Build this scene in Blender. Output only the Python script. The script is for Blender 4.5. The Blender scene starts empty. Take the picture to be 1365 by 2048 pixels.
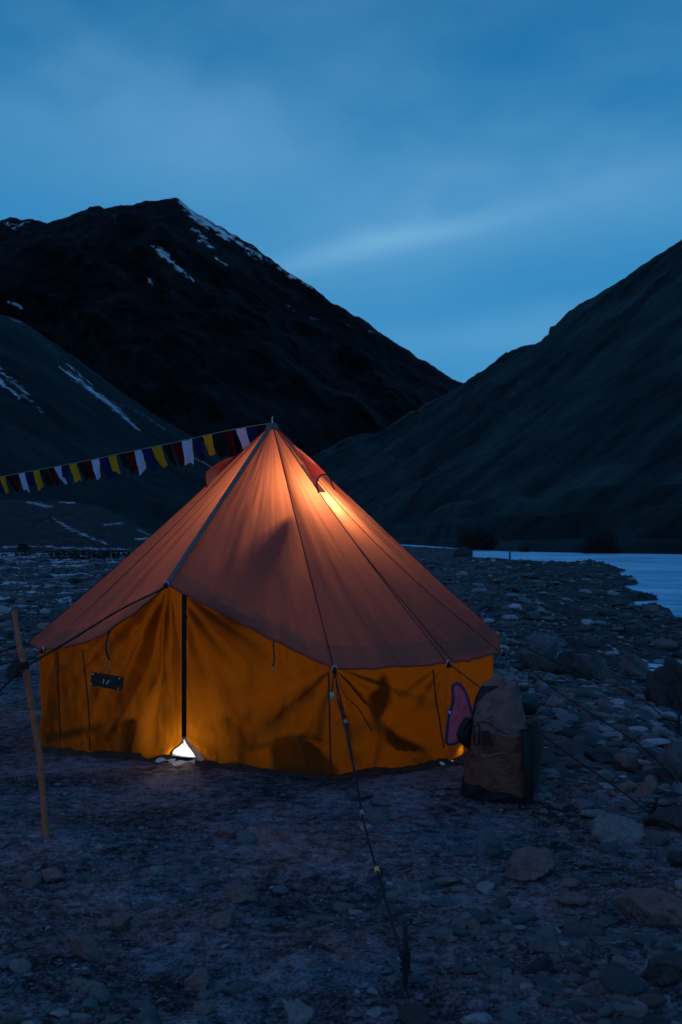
import bpy, math, random
import numpy as np
from math import pi, sin, cos, radians

random.seed(7); rng = np.random.default_rng(7)
sc = bpy.context.scene
C = sc.collection

# ------------------------------------------------------------------ camera, sky, sun, exposure
F = 1991.0; TH = math.atan(36/1991.0); CAMZ = 1.6
cam_d = bpy.data.cameras.new('camera'); cam = bpy.data.objects.new('camera', cam_d); C.objects.link(cam)
cam_d.sensor_fit = 'VERTICAL'; cam_d.sensor_height = 36; cam_d.sensor_width = 24; cam_d.lens = 35
cam_d.clip_start = .05; cam_d.clip_end = 9000
cam.location = (0, 0, CAMZ); cam.rotation_euler = (pi/2+TH, 0, 0)
cam_d.dof.use_dof = True; cam_d.dof.focus_distance = 8.0; cam_d.dof.aperture_fstop = 5.6
sc.camera = cam

SUN_EL, SUN_AZ = radians(14), radians(215)      # last twilight glow comes from behind and left of the camera
world = bpy.data.worlds.new("World"); sc.world = world; world.use_nodes = True
nt = world.node_tree; nt.nodes.clear()
def N(t, typ, **kw):
    n = t.nodes.new(typ)
    for k, v in kw.items(): setattr(n, k, v)
    return n
L = nt.links.new
wo = N(nt, 'ShaderNodeOutputWorld'); bg = N(nt, 'ShaderNodeBackground')
sky = N(nt, 'ShaderNodeTexSky'); sky.sky_type = 'NISHITA'; sky.sun_disc = False
sky.sun_elevation = radians(2); sky.sun_rotation = SUN_AZ; sky.altitude = 4000
tc = N(nt, 'ShaderNodeTexCoord')
# dusk sky: dimmed physical sky, tinted to the blue hour, with thin stratus veils
skm = N(nt, 'ShaderNodeMix', data_type='RGBA', blend_type='MULTIPLY'); skm.inputs[0].default_value = 1
skm.inputs[7].default_value = (.055, .10, .14, 1)
L(sky.outputs[0], skm.inputs[6])
sep = N(nt, 'ShaderNodeSeparateXYZ'); L(tc.outputs['Generated'], sep.inputs[0])
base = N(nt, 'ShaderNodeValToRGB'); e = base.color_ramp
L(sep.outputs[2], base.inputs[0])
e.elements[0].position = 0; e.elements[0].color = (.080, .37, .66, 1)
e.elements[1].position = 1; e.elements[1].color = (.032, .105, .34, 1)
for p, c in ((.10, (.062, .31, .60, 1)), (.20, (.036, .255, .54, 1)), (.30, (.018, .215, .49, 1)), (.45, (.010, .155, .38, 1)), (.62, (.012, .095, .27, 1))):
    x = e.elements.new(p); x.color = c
# veils: direction coordinates stretched along the horizon and tilted
mp = N(nt, 'ShaderNodeMapping'); mp.inputs['Rotation'].default_value = (0, radians(-17), 0); mp.inputs['Scale'].default_value = (1.5, 1.5, 3.0)
mp.inputs['Location'].default_value = (.35, .2, .1)
L(tc.outputs['Generated'], mp.inputs[0])
n1 = N(nt, 'ShaderNodeTexNoise'); n1.inputs['Scale'].default_value = 1.5; n1.inputs['Detail'].default_value = 8; n1.inputs['Roughness'].default_value = .52
L(mp.outputs[0], n1.inputs[0])
r1 = N(nt, 'ShaderNodeMapRange'); r1.interpolation_type = 'SMOOTHSTEP'
r1.inputs[1].default_value = .40; r1.inputs[2].default_value = .72; L(n1.outputs[0], r1.inputs[0])
# the long bright streak of cloud beside the peak: a narrow band on a tilted great circle
def vmath(op, a=None, b=None):
    n = N(nt, 'ShaderNodeVectorMath', operation=op)
    if a is not None: L(a, n.inputs[0])
    if b is not None: n.inputs[1].default_value = b
    return n
def math_(op, a, b=None, t=nt):
    n = t.nodes.new('ShaderNodeMath'); n.operation = op
    for i, v in enumerate((a, b)):
        if v is None: continue
        if isinstance(v, (int, float)): n.inputs[i].default_value = v
        else: t.links.new(v, n.inputs[i])
    return n.outputs[0]
def pdir(px, py):
    a, b = px-682.5, 1024.0-py
    v = np.array([a, F*cos(TH)-b*sin(TH), F*sin(TH)+b*cos(TH)]); return v/np.linalg.norm(v)
def streak(p0, p1, half_w, half_l):
    d0, d1 = pdir(*p0), pdir(*p1); m = d0+d1; m /= np.linalg.norm(m)
    t = d1-d0; t -= m*np.dot(t, m); t /= np.linalg.norm(t); nn = np.cross(m, t)
    wob = N(nt, 'ShaderNodeTexNoise'); wob.inputs['Scale'].default_value = 6; L(mp.outputs[0], wob.inputs[0])
    a = vmath('DOT_PRODUCT', tc.outputs['Generated'], tuple(nn)).outputs['Value']
    a = math_('ADD', a, math_('MULTIPLY', math_('SUBTRACT', wob.outputs[0], .5), half_w*1.2))
    l = vmath('DOT_PRODUCT', tc.outputs['Generated'], tuple(t)).outputs['Value']
    q = math_('ADD', math_('POWER', math_('ABSOLUTE', math_('DIVIDE', a, half_w)), 2.0), math_('POWER', math_('ABSOLUTE', math_('DIVIDE', l, half_l)), 2.0))
    return math_('POWER', 2.718, math_('MULTIPLY', q, -1.0))
s1 = streak((580, 530), (960, 440), .012, .12)
s2 = streak((620, 520), (1500, 330), .045, .40)
s3 = streak((0, 250), (560, 330), .075, .25)
s4 = streak((700, 690), (1365, 640), .022, .24)
amt = math_('ADD', math_('ADD', math_('MULTIPLY', r1.outputs[0], .24), math_('MULTIPLY', s1, .40)),
            math_('ADD', math_('ADD', math_('MULTIPLY', s2, .30), math_('MULTIPLY', s3, .26)), math_('MULTIPLY', s4, .22)))
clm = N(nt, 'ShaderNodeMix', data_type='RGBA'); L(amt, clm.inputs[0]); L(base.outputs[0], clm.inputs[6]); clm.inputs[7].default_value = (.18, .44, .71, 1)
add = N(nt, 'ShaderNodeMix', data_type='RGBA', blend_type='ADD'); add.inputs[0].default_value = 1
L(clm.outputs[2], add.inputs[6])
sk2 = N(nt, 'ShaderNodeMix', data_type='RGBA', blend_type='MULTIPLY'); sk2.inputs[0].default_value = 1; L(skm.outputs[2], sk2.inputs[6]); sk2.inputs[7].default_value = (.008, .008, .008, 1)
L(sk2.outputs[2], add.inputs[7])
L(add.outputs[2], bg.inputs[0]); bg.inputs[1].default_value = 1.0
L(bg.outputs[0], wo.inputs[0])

sun_d = bpy.data.lights.new('twilight_sun', 'SUN'); sun = bpy.data.objects.new('twilight_sun', sun_d); C.objects.link(sun)
sun_d.energy = .12; sun_d.angle = radians(32); sun_d.color = (1.0, .47, .95)
from mathutils import Vector, Matrix
sd = Vector((sin(SUN_AZ)*cos(radians(36)), cos(SUN_AZ)*cos(radians(36)), sin(radians(36))))
sun.rotation_euler = sd.to_track_quat('Z', 'Y').to_euler()

sc.render.engine = 'CYCLES'
sc.view_settings.view_transform = 'Standard'; sc.view_settings.look = 'None'
sc.view_settings.exposure = 0; sc.view_settings.gamma = 1
sc.cycles.use_denoising = True
sc.cycles.max_bounces = 6; sc.cycles.diffuse_bounces = 3; sc.cycles.transmission_bounces = 4
sc.cycles.sample_clamp_indirect = 2.0; sc.cycles.caustics_reflective = False; sc.cycles.caustics_refractive = False

# ------------------------------------------------------------------ picture <-> place
def at(px, py, Y):
    d = pdir(px, py); t = Y/d[1]; return np.array([d[0]*t, Y, CAMZ+d[2]*t])
def proj(P):
    P = np.asarray(P, float); x = P[..., 0]; y = P[..., 1]; z = P[..., 2]-CAMZ
    f = y*cos(TH)+z*sin(TH); u = -y*sin(TH)+z*cos(TH)
    return 682.5+F*x/f, 1024-F*u/f

# ------------------------------------------------------------------ noise
def _h(ix, iy, s):
    n = (ix.astype(np.int64)*374761393 + iy.astype(np.int64)*668265263 + int(s)*1442695041) & 0xffffffff
    n = ((n ^ (n >> 13))*1274126177) & 0xffffffff
    return ((n ^ (n >> 16)) & 0xffffff)/float(0xffffff)
def vn(x, y, s=0):
    x = np.asarray(x, float); y = np.asarray(y, float)
    ix = np.floor(x); iy = np.floor(y); fx = x-ix; fy = y-iy
    fx = fx*fx*fx*(fx*(fx*6-15)+10); fy = fy*fy*fy*(fy*(fy*6-15)+10)
    a = _h(ix, iy, s); b = _h(ix+1, iy, s); c = _h(ix, iy+1, s); d = _h(ix+1, iy+1, s)
    return (a+(b-a)*fx)*(1-fy)+(c+(d-c)*fx)*fy
def fbm(x, y, s=0, o=5, g=.5, l=2.03):
    r = 0; a = 1; t = 0
    for i in range(o):
        r = r+a*(vn(x, y, s+i*17)-.5); t += a; a *= g
        x, y = (x*cos(.6)-y*sin(.6))*l+3.1, (x*sin(.6)+y*cos(.6))*l-1.7
    return r/t*2
def ridged(x, y, s=0, o=5, g=.55):
    r = 0; a = 1; t = 0
    for i in range(o):
        r = r+a*(1-np.abs(vn(x, y, s+i*31)*2-1)*2); t += a; a *= g
        x, y = (x*cos(.5)-y*sin(.5))*2.1+5.3, (x*sin(.5)+y*cos(.5))*2.1+2.9
    return r/t
def sstep(a, b, x):
    t = np.clip((x-a)/(b-a), 0, 1); return t*t*(3-2*t)

# ------------------------------------------------------------------ mesh helpers
def tag(o, label=None, cat=None, group=None, kind=None):
    if label: o['label'] = label
    if cat: o['category'] = cat
    if group: o['group'] = group
    if kind: o['kind'] = kind
    return o
def mesh(name, V, Fc, mat=None, smooth=True):
    me = bpy.data.meshes.new(name)
    V = np.asarray(V, np.float32)
    if isinstance(Fc, np.ndarray):
        k = Fc.shape[1]; nf = len(Fc)
        me.vertices.add(len(V)); me.vertices.foreach_set('co', V.ravel())
        me.loops.add(nf*k); me.loops.foreach_set('vertex_index', Fc.astype(np.int32).ravel())
        me.polygons.add(nf); me.polygons.foreach_set('loop_start', np.arange(0, nf*k, k, dtype=np.int32))
        me.update(calc_edges=True)
    else:
        me.from_pydata(V.tolist(), [], Fc); me.update()
    me.polygons.foreach_set('use_smooth', [smooth]*len(me.polygons))
    if mat: me.materials.append(mat)
    return me
def obj(name, V, Fc, mat, parent=None, smooth=True):
    V = np.asarray(V, float)
    if parent is not None:
        p = parent; off = np.zeros(3)
        while p is not None: off = off+np.array(p.location); p = p.parent
        V = V-off
    o = bpy.data.objects.new(name, mesh(name, V, Fc, mat, smooth)); C.objects.link(o)
    if parent is not None: o.parent = parent
    return o
def empty(name, loc):
    o = bpy.data.objects.new(name, None); C.objects.link(o); o.location = tuple(map(float, loc)); o.empty_display_size = .1; return o
def gridF(nu, nv, off=0):
    i, j = np.meshgrid(np.arange(nu-1), np.arange(nv-1), indexing='ij')
    a = (i*nv+j).ravel()+off
    return np.stack([a, a+nv, a+nv+1, a+1], 1)
def join(parts):
    Vs = []; Fs = []; o = 0
    for V, Fc in parts:
        Vs.append(np.asarray(V, float)); Fs += [tuple(int(k)+o for k in f) for f in Fc]; o += len(V)
    return np.concatenate(Vs), Fs
def tube(P, R, n=8, cap=True):
    P = np.asarray(P, float); R = np.ones(len(P))*R if np.isscalar(R) else np.asarray(R, float)
    T = np.gradient(P, axis=0); T /= np.linalg.norm(T, axis=1)[:, None]+1e-12
    up = np.array([0, 0, 1.]) if abs(T[0][2]) < .9 else np.array([1., 0, 0])
    V = []
    a = np.cross(T[0], up); a /= np.linalg.norm(a)
    for i in range(len(P)):
        a = a-T[i]*np.dot(a, T[i]); a /= np.linalg.norm(a); b = np.cross(T[i], a)
        for k in range(n):
            q = 2*pi*k/n; V.append(P[i]+R[i]*(a*cos(q)+b*sin(q)))
    Fc = [(i*n+k, i*n+(k+1) % n, (i+1)*n+(k+1) % n, (i+1)*n+k) for i in range(len(P)-1) for k in range(n)]
    if cap: Fc += [tuple(range(n-1, -1, -1)), tuple(range((len(P)-1)*n, len(P)*n))]
    return np.array(V), Fc
def curve(ctrl, n=24):
    """Catmull-Rom through control points"""
    c = np.asarray(ctrl, float); c = np.vstack([2*c[0]-c[1], c, 2*c[-1]-c[-2]])
    out = []
    m = len(c)-3
    for i in range(m):
        p0, p1, p2, p3 = c[i:i+4]
        k = max(2, n//m)
        for t in np.linspace(0, 1, k, endpoint=(i == m-1)):
            out.append(.5*((2*p1)+(-p0+p2)*t+(2*p0-5*p1+4*p2-p3)*t*t+(-p0+3*p1-3*p2+p3)*t**3))
    return np.array(out)
def sagline(A, B, sag, n=16):
    t = np.linspace(0, 1, n)[:, None]; P = np.asarray(A)*(1-t)+np.asarray(B)*t; P[:, 2] -= (sag*4*t*(1-t))[:, 0]; return P
def box(c, s, rot=None):
    V = np.array([(x, y, z) for x in (-.5, .5) for y in (-.5, .5) for z in (-.5, .5)])*np.array(s)
    if rot is not None: V = V@np.array(rot).T
    return V+np.array(c), [(0, 1, 3, 2), (4, 6, 7, 5), (0, 4, 5, 1), (2, 3, 7, 6), (0, 2, 6, 4), (1, 5, 7, 3)]

# ------------------------------------------------------------------ materials
def newmat(name):
    m = bpy.data.materials.new(name); m.use_nodes = True; t = m.node_tree; t.nodes.clear()
    o = N(t, 'ShaderNodeOutputMaterial'); return m, t, o
def col4(c): return (c[0], c[1], c[2], 1)
def ramp(t, fac, stops):
    r = N(t, 'ShaderNodeValToRGB'); t.links.new(fac, r.inputs[0]); e = r.color_ramp
    e.elements[0].position = stops[0][0]; e.elements[0].color = col4(stops[0][1])
    e.elements[1].position = stops[-1][0]; e.elements[1].color = col4(stops[-1][1])
    for p, c in stops[1:-1]:
        x = e.elements.new(p); x.color = col4(c)
    return r.outputs[0]
def noise(t, scale, detail=4, rough=.55, vec=None, coord='Object', stretch=None, dist=0):
    tcn = N(t, 'ShaderNodeTexCoord'); n = N(t, 'ShaderNodeTexNoise')
    n.inputs['Scale'].default_value = scale; n.inputs['Detail'].default_value = detail; n.inputs['Roughness'].default_value = rough; n.inputs['Distortion'].default_value = dist
    src = tcn.outputs[coord]
    if stretch:
        m = N(t, 'ShaderNodeMapping'); m.inputs['Scale'].default_value = stretch[:3]
        if len(stretch) > 3: m.vector_type = 'TEXTURE'; m.inputs['Rotation'].default_value = stretch[3]
        t.links.new(src, m.inputs[0]); src = m.outputs[0]
    t.links.new(src, n.inputs[0]); return n.outputs[0]
def bump(t, h, strength, dist=.01):
    b = N(t, 'ShaderNodeBump'); b.inputs['Strength'].default_value = strength; b.inputs['Distance'].default_value = dist; t.links.new(h, b.inputs['Height']); return b.outputs[0]
def simple(name, c1, c2=None, scale=20, rough=.85, bmp=.3, bd=.004, metal=0, spec=.3):
    m, t, o = newmat(name); p = N(t, 'ShaderNodeBsdfPrincipled'); t.links.new(p.outputs[0], o.inputs[0])
    n = noise(t, scale, 5); t.links.new(ramp(t, n, [(.3, c1), (.7, c2 or [v*1.5 for v in c1])]), p.inputs['Base Color'])
    p.inputs['Roughness'].default_value = rough; p.inputs['Metallic'].default_value = metal; p.inputs['Specular IOR Level'].default_value = spec
    t.links.new(bump(t, noise(t, scale*3, 4), bmp, bd), p.inputs['Normal']); return m
def canvas(name, dcol, tcol, tfac, bs=.25, stain=.35, weave=1):
    """thin cloth: diffuse outside plus light passed through from behind"""
    m, t, o = newmat(name)
    st = noise(t, 3.2, 6, .6); fi = noise(t, 75, 3, .7); sl = noise(t, 26, 4, .6, stretch=(1, 1, .25))
    v = math_('ADD', math_('MULTIPLY', st, stain*1.4), math_('ADD', math_('MULTIPLY', fi, .60), math_('MULTIPLY', sl, .30)), t)
    v = math_('ADD', v, 1-.5*(stain*1.4+.90), t)
    def mul(c):
        x = N(t, 'ShaderNodeMix', data_type='RGBA', blend_type='MULTIPLY'); x.inputs[0].default_value = 1; x.inputs[6].default_value = col4(c)
        cc = N(t, 'ShaderNodeCombineColor'); [t.links.new(v, cc.inputs[i]) for i in range(3)]; t.links.new(cc.outputs[0], x.inputs[7]); return x.outputs[2]
    d = N(t, 'ShaderNodeBsdfDiffuse'); tr = N(t, 'ShaderNodeBsdfTranslucent'); mx = N(t, 'ShaderNodeMixShader')
    t.links.new(mul(dcol), d.inputs[0]); t.links.new(mul(tcol), tr.inputs[0]); mx.inputs[0].default_value = tfac
    nb = bump(t, math_('ADD', fi, math_('MULTIPLY', sl, 1.5, t), t), bs, .004); t.links.new(nb, d.inputs['Normal']); t.links.new(nb, tr.inputs['Normal'])
    t.links.new(d.outputs[0], mx.inputs[1]); t.links.new(tr.outputs[0], mx.inputs[2]); t.links.new(mx.outputs[0], o.inputs[0]); return m

M_roof = canvas('salmon_canvas', (.28, .105, .085), (.98, .265, .12), .47, stain=.6)
M_hem = canvas('grey_brown_hem', (.17, .085, .068), (.85, .26, .12), .36, stain=.5)
M_seam = simple('dark_seam', (.035, .022, .018), scale=60)
M_tape = simple('grey_ridge_tape', (.10, .085, .075), (.16, .13, .11), scale=40)
M_wall = canvas('ochre_wall_canvas', (.15, .07, .013), (.76, .222, .006), .55, stain=.95)
M_wseam = simple('brown_wall_seam', (.05, .022, .006), scale=60)
M_zip = simple('black_zip_tape', (.006, .006, .008), (.012, .011, .012), scale=60, rough=.6)
M_flap = canvas('cream_lining', (.55, .48, .33), (.7, .5, .2), .3)
M_catch = simple('pale_light_catcher', (.62, .60, .54), (.75, .73, .66), 8, .7)  # pale surface for the added mat and strips that show the light
M_floor = simple('dark_floor_rug', (.06, .05, .045), (.10, .08, .07), 8, .9)
M_metal = simple('dull_metal', (.45, .46, .50), scale=30, rough=.45, metal=.7)
M_rope = simple('dark_rope', (.010, .010, .012), (.022, .020, .022), 90, .9)
M_cord = simple('pale_cord', (.30, .24, .17), (.4, .33, .24), 90, .9)
M_yel = simple('yellow_marker', (.55, .42, .08), scale=80)
M_wood = simple('peeled_stick_wood', (.42, .085, .035), (.58, .16, .075), 22, .75, .6, .006)
M_oldwood = simple('dark_board_wood', (.030, .016, .012), (.055, .028, .020), 22, .8)
M_peg = simple('dark_iron', (.012, .010, .010), (.03, .02, .016), 50, .7)
M_lamp = None

def rockmat(name, stops, warm=1.0, bs=.8, big=6.0):
    m, t, o = newmat(name); p = N(t, 'ShaderNodeBsdfPrincipled'); t.links.new(p.outputs[0], o.inputs[0])
    g = N(t, 'ShaderNodeNewGeometry'); oi = N(t, 'ShaderNodeObjectInfo')
    r = math_('FRACT', math_('ADD', g.outputs['Random Per Island'], oi.outputs['Random'], t), None, t)
    base = ramp(t, r, stops)
    n1_ = noise(t, big, 6, .65); n2_ = noise(t, big*9, 4, .6)
    f = math_('ADD', math_('MULTIPLY', n1_, 1.0, t), math_('MULTIPLY', n2_, .6, t), t)
    f = math_('ADD', math_('MULTIPLY', math_('SUBTRACT', f, .8, t), 1.7, t), 1.0, t)
    f = math_('MAXIMUM', f, .25, t)
    cc = N(t, 'ShaderNodeCombineColor'); [t.links.new(f, cc.inputs[i]) for i in range(3)]
    x = N(t, 'ShaderNodeMix', data_type='RGBA', blend_type='MULTIPLY'); x.inputs[0].default_value = 1
    t.links.new(base, x.inputs[6]); t.links.new(cc.outputs[0], x.inputs[7]); t.links.new(x.outputs[2], p.inputs['Base Color'])
    p.inputs['Roughness'].default_value = .78; p.inputs['Specular IOR Level'].default_value = .25
    t.links.new(bump(t, math_('ADD', n1_, math_('MULTIPLY', n2_, .5, t), t), bs, .02), p.inputs['Normal']); return m
M_stone = rockmat('river_stone', [(0, (.03, .035, .04)), (.2, (.10, .10, .10)), (.4, (.05, .07, .075)), (.6, (.17, .12, .105)), (.78, (.08, .095, .10)), (.92, (.16, .14, .135)), (1, (.24, .225, .22))])
M_beach = rockmat('slate_shingle', [(0, (.02, .028, .032)), (.25, (.07, .085, .09)), (.45, (.03, .042, .046)), (.62, (.12, .095, .088)), (.78, (.10, .125, .13)), (.92, (.20, .225, .235)), (1, (.34, .34, .34))])
M_tan = rockmat('tan_rock', [(0, (.16, .105, .095)), (1, (.21, .13, .115))], big=9)
M_greyrock = rockmat('grey_rock', [(0, (.11, .11, .115)), (1, (.13, .13, .13))], big=8)
M_palerock = rockmat('pale_rock', [(0, (.17, .155, .145)), (1, (.21, .19, .18))], big=10)
M_darkrock = rockmat('dark_rock', [(0, (.035, .036, .038)), (1, (.05, .048, .045))], big=5)
M_slate = rockmat('blue_grey_slab', [(0, (.075, .085, .09)), (1, (.10, .11, .115))], big=5)

def snowmix(t, p, rockcol, attr='snow', ns=.5, lo=.35, hi=.6, stretch=None, amp=1.9):
    a = N(t, 'ShaderNodeAttribute', attribute_name=attr)
    nn = noise(t, ns, 7, .68, stretch=stretch)
    s = math_('ADD', a.outputs['Fac'], math_('MULTIPLY', math_('SUBTRACT', nn, .5, t), amp, t), t)
    mr = N(t, 'ShaderNodeMapRange'); mr.inputs[1].default_value = lo; mr.inputs[2].default_value = hi; t.links.new(s, mr.inputs[0])
    gate = N(t, 'ShaderNodeMapRange'); gate.inputs[1].default_value = .02; gate.inputs[2].default_value = .2; t.links.new(a.outputs['Fac'], gate.inputs[0])
    f = math_('MULTIPLY', mr.outputs[0], gate.outputs[0], t)
    x = N(t, 'ShaderNodeMix', data_type='RGBA'); t.links.new(f, x.inputs[0]); t.links.new(rockcol, x.inputs[6]); x.inputs[7].default_value = (.62, .66, .70, 1)
    t.links.new(x.outputs[2], p.inputs['Base Color'])
def terrainmat(name, stops, scale, bscale, bdist, bs=.8, snow=None, stretch=None, rough=.9):
    m, t, o = newmat(name); p = N(t, 'ShaderNodeBsdfPrincipled'); t.links.new(p.outputs[0], o.inputs[0])
    n = noise(t, scale, 13, .72, stretch=stretch); c = ramp(t, n, stops)
    if snow: snowmix(t, p, c, **snow)
    else: t.links.new(c, p.inputs['Base Color'])
    p.inputs['Roughness'].default_value = rough; p.inputs['Specular IOR Level'].default_value = .08
    t.links.new(bump(t, noise(t, bscale, 8, .65), bs, bdist), p.inputs['Normal']); return m
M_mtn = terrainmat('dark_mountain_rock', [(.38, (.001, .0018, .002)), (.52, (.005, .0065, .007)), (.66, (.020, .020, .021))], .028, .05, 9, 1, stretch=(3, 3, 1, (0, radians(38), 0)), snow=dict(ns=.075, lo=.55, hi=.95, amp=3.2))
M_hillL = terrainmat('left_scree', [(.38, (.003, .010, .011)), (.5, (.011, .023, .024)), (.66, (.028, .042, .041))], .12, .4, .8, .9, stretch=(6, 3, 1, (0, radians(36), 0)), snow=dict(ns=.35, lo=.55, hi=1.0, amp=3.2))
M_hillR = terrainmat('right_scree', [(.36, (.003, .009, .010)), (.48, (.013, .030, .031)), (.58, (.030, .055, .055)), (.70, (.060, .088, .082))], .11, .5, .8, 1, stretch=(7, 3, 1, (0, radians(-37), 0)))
M_mound = terrainmat('mound_earth', [(.3, (.018, .018, .018)), (.7, (.05, .045, .045))], .6, 1.5, .1, .8, snow=dict(ns=2.2, lo=.6, hi=1.0, amp=3.2, stretch=(.6, 1, 2)))

# ground: packed dirt with grit, a little warmer near the tent, snow rags on the far left
def groundmat():
    m, t, o = newmat('river_flat_dirt'); p = N(t, 'ShaderNodeBsdfPrincipled'); t.links.new(p.outputs[0], o.inputs[0])
    a = noise(t, 1.3, 9, .68); b = noise(t, 14, 8, .7); c = noise(t, 70, 4, .7)
    f = math_('ADD', math_('ADD', math_('MULTIPLY', a, .45, t), math_('MULTIPLY', b, .42, t), t), math_('MULTIPLY', c, .34, t), t)
    f = math_('ADD', math_('MULTIPLY', math_('SUBTRACT', f, .605, t), 3.8, t), .5, t)
    cl = ramp(t, f, [(.12, (.012, .011, .012)), (.32, (.065, .058, .062)), (.48, (.18, .142, .152)), (.64, (.31, .245, .255)), (.85, (.46, .38, .38))])
    hu = noise(t, 1.1, 7, .7, stretch=(1, 1, 1)); hc = ramp(t, hu, [(.36, (1.25, .78, .66)), (.47, (1.05, .95, 1.0)), (.54, (.80, 1.0, 1.08)), (.66, (.42, .92, 1.05))])
    hx = N(t, 'ShaderNodeMix', data_type='RGBA', blend_type='MULTIPLY'); hx.inputs[0].default_value = 1; t.links.new(cl, hx.inputs[6]); t.links.new(hc, hx.inputs[7]); cl = hx.outputs[2]
    ba = N(t, 'ShaderNodeAttribute', attribute_name='beach')
    cd = ramp(t, f, [(.2, (.012, .015, .016)), (.6, (.055, .06, .062)), (.9, (.12, .12, .12))])
    x = N(t, 'ShaderNodeMix', data_type='RGBA'); t.links.new(ba.outputs['Fac'], x.inputs[0]); t.links.new(cl, x.inputs[6]); t.links.new(cd, x.inputs[7])
    snowmix(t, p, x.outputs[2], ns=1.0, lo=.50, hi=.56, stretch=(.45, .8, 1))
    p.inputs['Roughness'].default_value = .92; p.inputs['Specular IOR Level'].default_value = .15
    t.links.new(bump(t, math_('ADD', math_('ADD', b, math_('MULTIPLY', c, .5, t), t), a, t), 1.0, .06), p.inputs['Normal']); return m
M_ground = groundmat()

# ------------------------------------------------------------------ ground shape
TC = at(545, 850, 8.3)                    # top of the tent, over its centre
BY = np.array([-60, 0, 15, 26, 30.5, 37, 43, 47, 51.8, 55, 60, 66, 74, 78, 80, 100, 130, 136, 140, 150, 300])
BX = np.array([9, 8.5, 8.5, 8.9, 9.6, 10.9, 12, 13.3, 15, 14.6, 16.5, 18.5, 19.2, 15.5, 11.2, 12, 14.5, 14.5, 6, -40, -60])
def bank(X, Y):
    return np.interp(Y, BY, BX)-X+fbm(X*.45, Y*.45, 5, 5)*1.3
def H(X, Y):
    X = np.asarray(X, float); Y = np.asarray(Y, float)
    s = bank(X, Y)
    top = -.60*sstep(22, 58, Y)*sstep(-8, 3, X)
    rise = -.86+(.86+top)*sstep(0, 7.5, s)+.10*sstep(-.1, .6, s)-.55*sstep(.05, -.8, s)-.10*sstep(0, 1, s)
    d = np.hypot(X-TC[0], Y-TC[1]); m = sstep(2.0, 3.2, d)
    n = fbm(X*.35, Y*.35, 3, 3)*.09+fbm(X*1.6, Y*1.6, 9, 5)*.055+np.maximum(fbm(X*4.2, Y*4.2, 21, 4), 0)*.05+fbm(X*13, Y*13, 33, 3)*.010
    rough = .35+.65*sstep(2.4, 5.5, d)
    far = sstep(25, 60, Y)*.12*fbm(X*.12, Y*.12, 44, 4)
    mid = .22*sstep(1.2, 4, X)*sstep(8, 12, Y)*fbm(X*.5, Y*.6, 71, 4)
    return rise+n*(.12+.88*m)*rough*np.where(s > 0, 1, .4)+far+mid
def gpt(px, py):
    d = pdir(px, py); z = 0.
    for i in range(30):
        t = (z-CAMZ)/d[2]; X, Y = d[0]*t, d[1]*t; z = .5*z+.5*float(H(X, Y))
    return np.array([X, Y, float(H(X, Y))])

def ground():
    nr, na = 560, 520
    r = np.concatenate([[0.0], np.geomspace(.6, 190, nr-1)])
    k = np.linspace(-1, 1, na); ang = radians(26)*k+np.sign(k)*np.maximum(np.abs(k)-.90, 0)/.10*(pi-radians(26))
    R_, A_ = np.meshgrid(r, ang, indexing='ij')
    X = R_*np.sin(A_); Y = R_*np.cos(A_); Z = H(X, Y)
    V = np.stack([X, Y, Z], -1).reshape(-1, 3)
    o = obj('ground', V, gridF(nr, na), M_ground); tag(o, kind='structure')
    be = sstep(.8, 2.2, X-.15*(Y-6)+fbm(X, Y, 8, 3)*1.2)*sstep(4.8, 7.2, Y+fbm(X, Y, 18, 3))
    be = np.maximum(be, sstep(11, 16, Y)*.8)
    at1 = o.data.attributes.new('beach', 'FLOAT', 'POINT'); at1.data.foreach_set('value', be.ravel().astype(np.float32))
    sn = sstep(15, 22, Y)*sstep(1, -4, X)*.33+.07*sstep(9, 16, Y)*sstep(-1.5, -3, X)+.1*sstep(40, 55, Y)*sstep(2, -4, X)
    sn = sn*np.where(bank(X, Y) > 2, 1, 0)
    at2 = o.data.attributes.new('snow', 'FLOAT', 'POINT'); at2.data.foreach_set('value', sn.ravel().astype(np.float32))
ground()

# frozen, silty river
def river():
    m, t, o = newmat('pale_glacial_river'); p = N(t, 'ShaderNodeBsdfPrincipled'); t.links.new(p.outputs[0], o.inputs[0])
    a = noise(t, .16, 8, .62, stretch=(.7, 1.3, 1)); b = noise(t, 1.4, 6, .65, stretch=(.25, 1.2, 1))
    f = math_('ADD', math_('MULTIPLY', a, .6, t), math_('MULTIPLY', b, .45, t), t)
    t.links.new(ramp(t, f, [(.40, (.09, .36, .50)), (.50, (.20, .58, .74)), (.58, (.34, .76, .90)), (.64, (.75, .92, .97))]), p.inputs['Base Color'])
    p.inputs['Roughness'].default_value = .45; p.inputs['Specular IOR Level'].default_value = .35
    t.links.new(bump(t, math_('ADD', a, b, t), .5, .12), p.inputs['Normal'])
    xs = np.linspace(-90, 160, 90); ys = np.linspace(-60, 260, 120); X, Y = np.meshgrid(xs, ys, indexing='ij')
    Z = -1.0+.012*fbm(X*.7, Y*.7, 2, 3)
    tag(obj('river_water', np.stack([X, Y, Z], -1).reshape(-1, 3), gridF(90, 120), m), kind='structure')
    # little frozen puddle among the boulders
    c = gpt(1322, 1345); n = 26
    V = [c+np.array([0, 0, .05])]
    for k in range(n):
        q = 2*pi*k/n; rr = 1+.25*sin(2*q+.4)+.12*sin(5*q); V.append(c+np.array([.17*rr*cos(q), .55*rr*sin(q), .048]))
    Fc = [(0, 1+k, 1+(k+1) % n) for k in range(n)]
    tag(obj('puddle_ice', V, Fc, m), kind='structure')
river()

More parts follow.
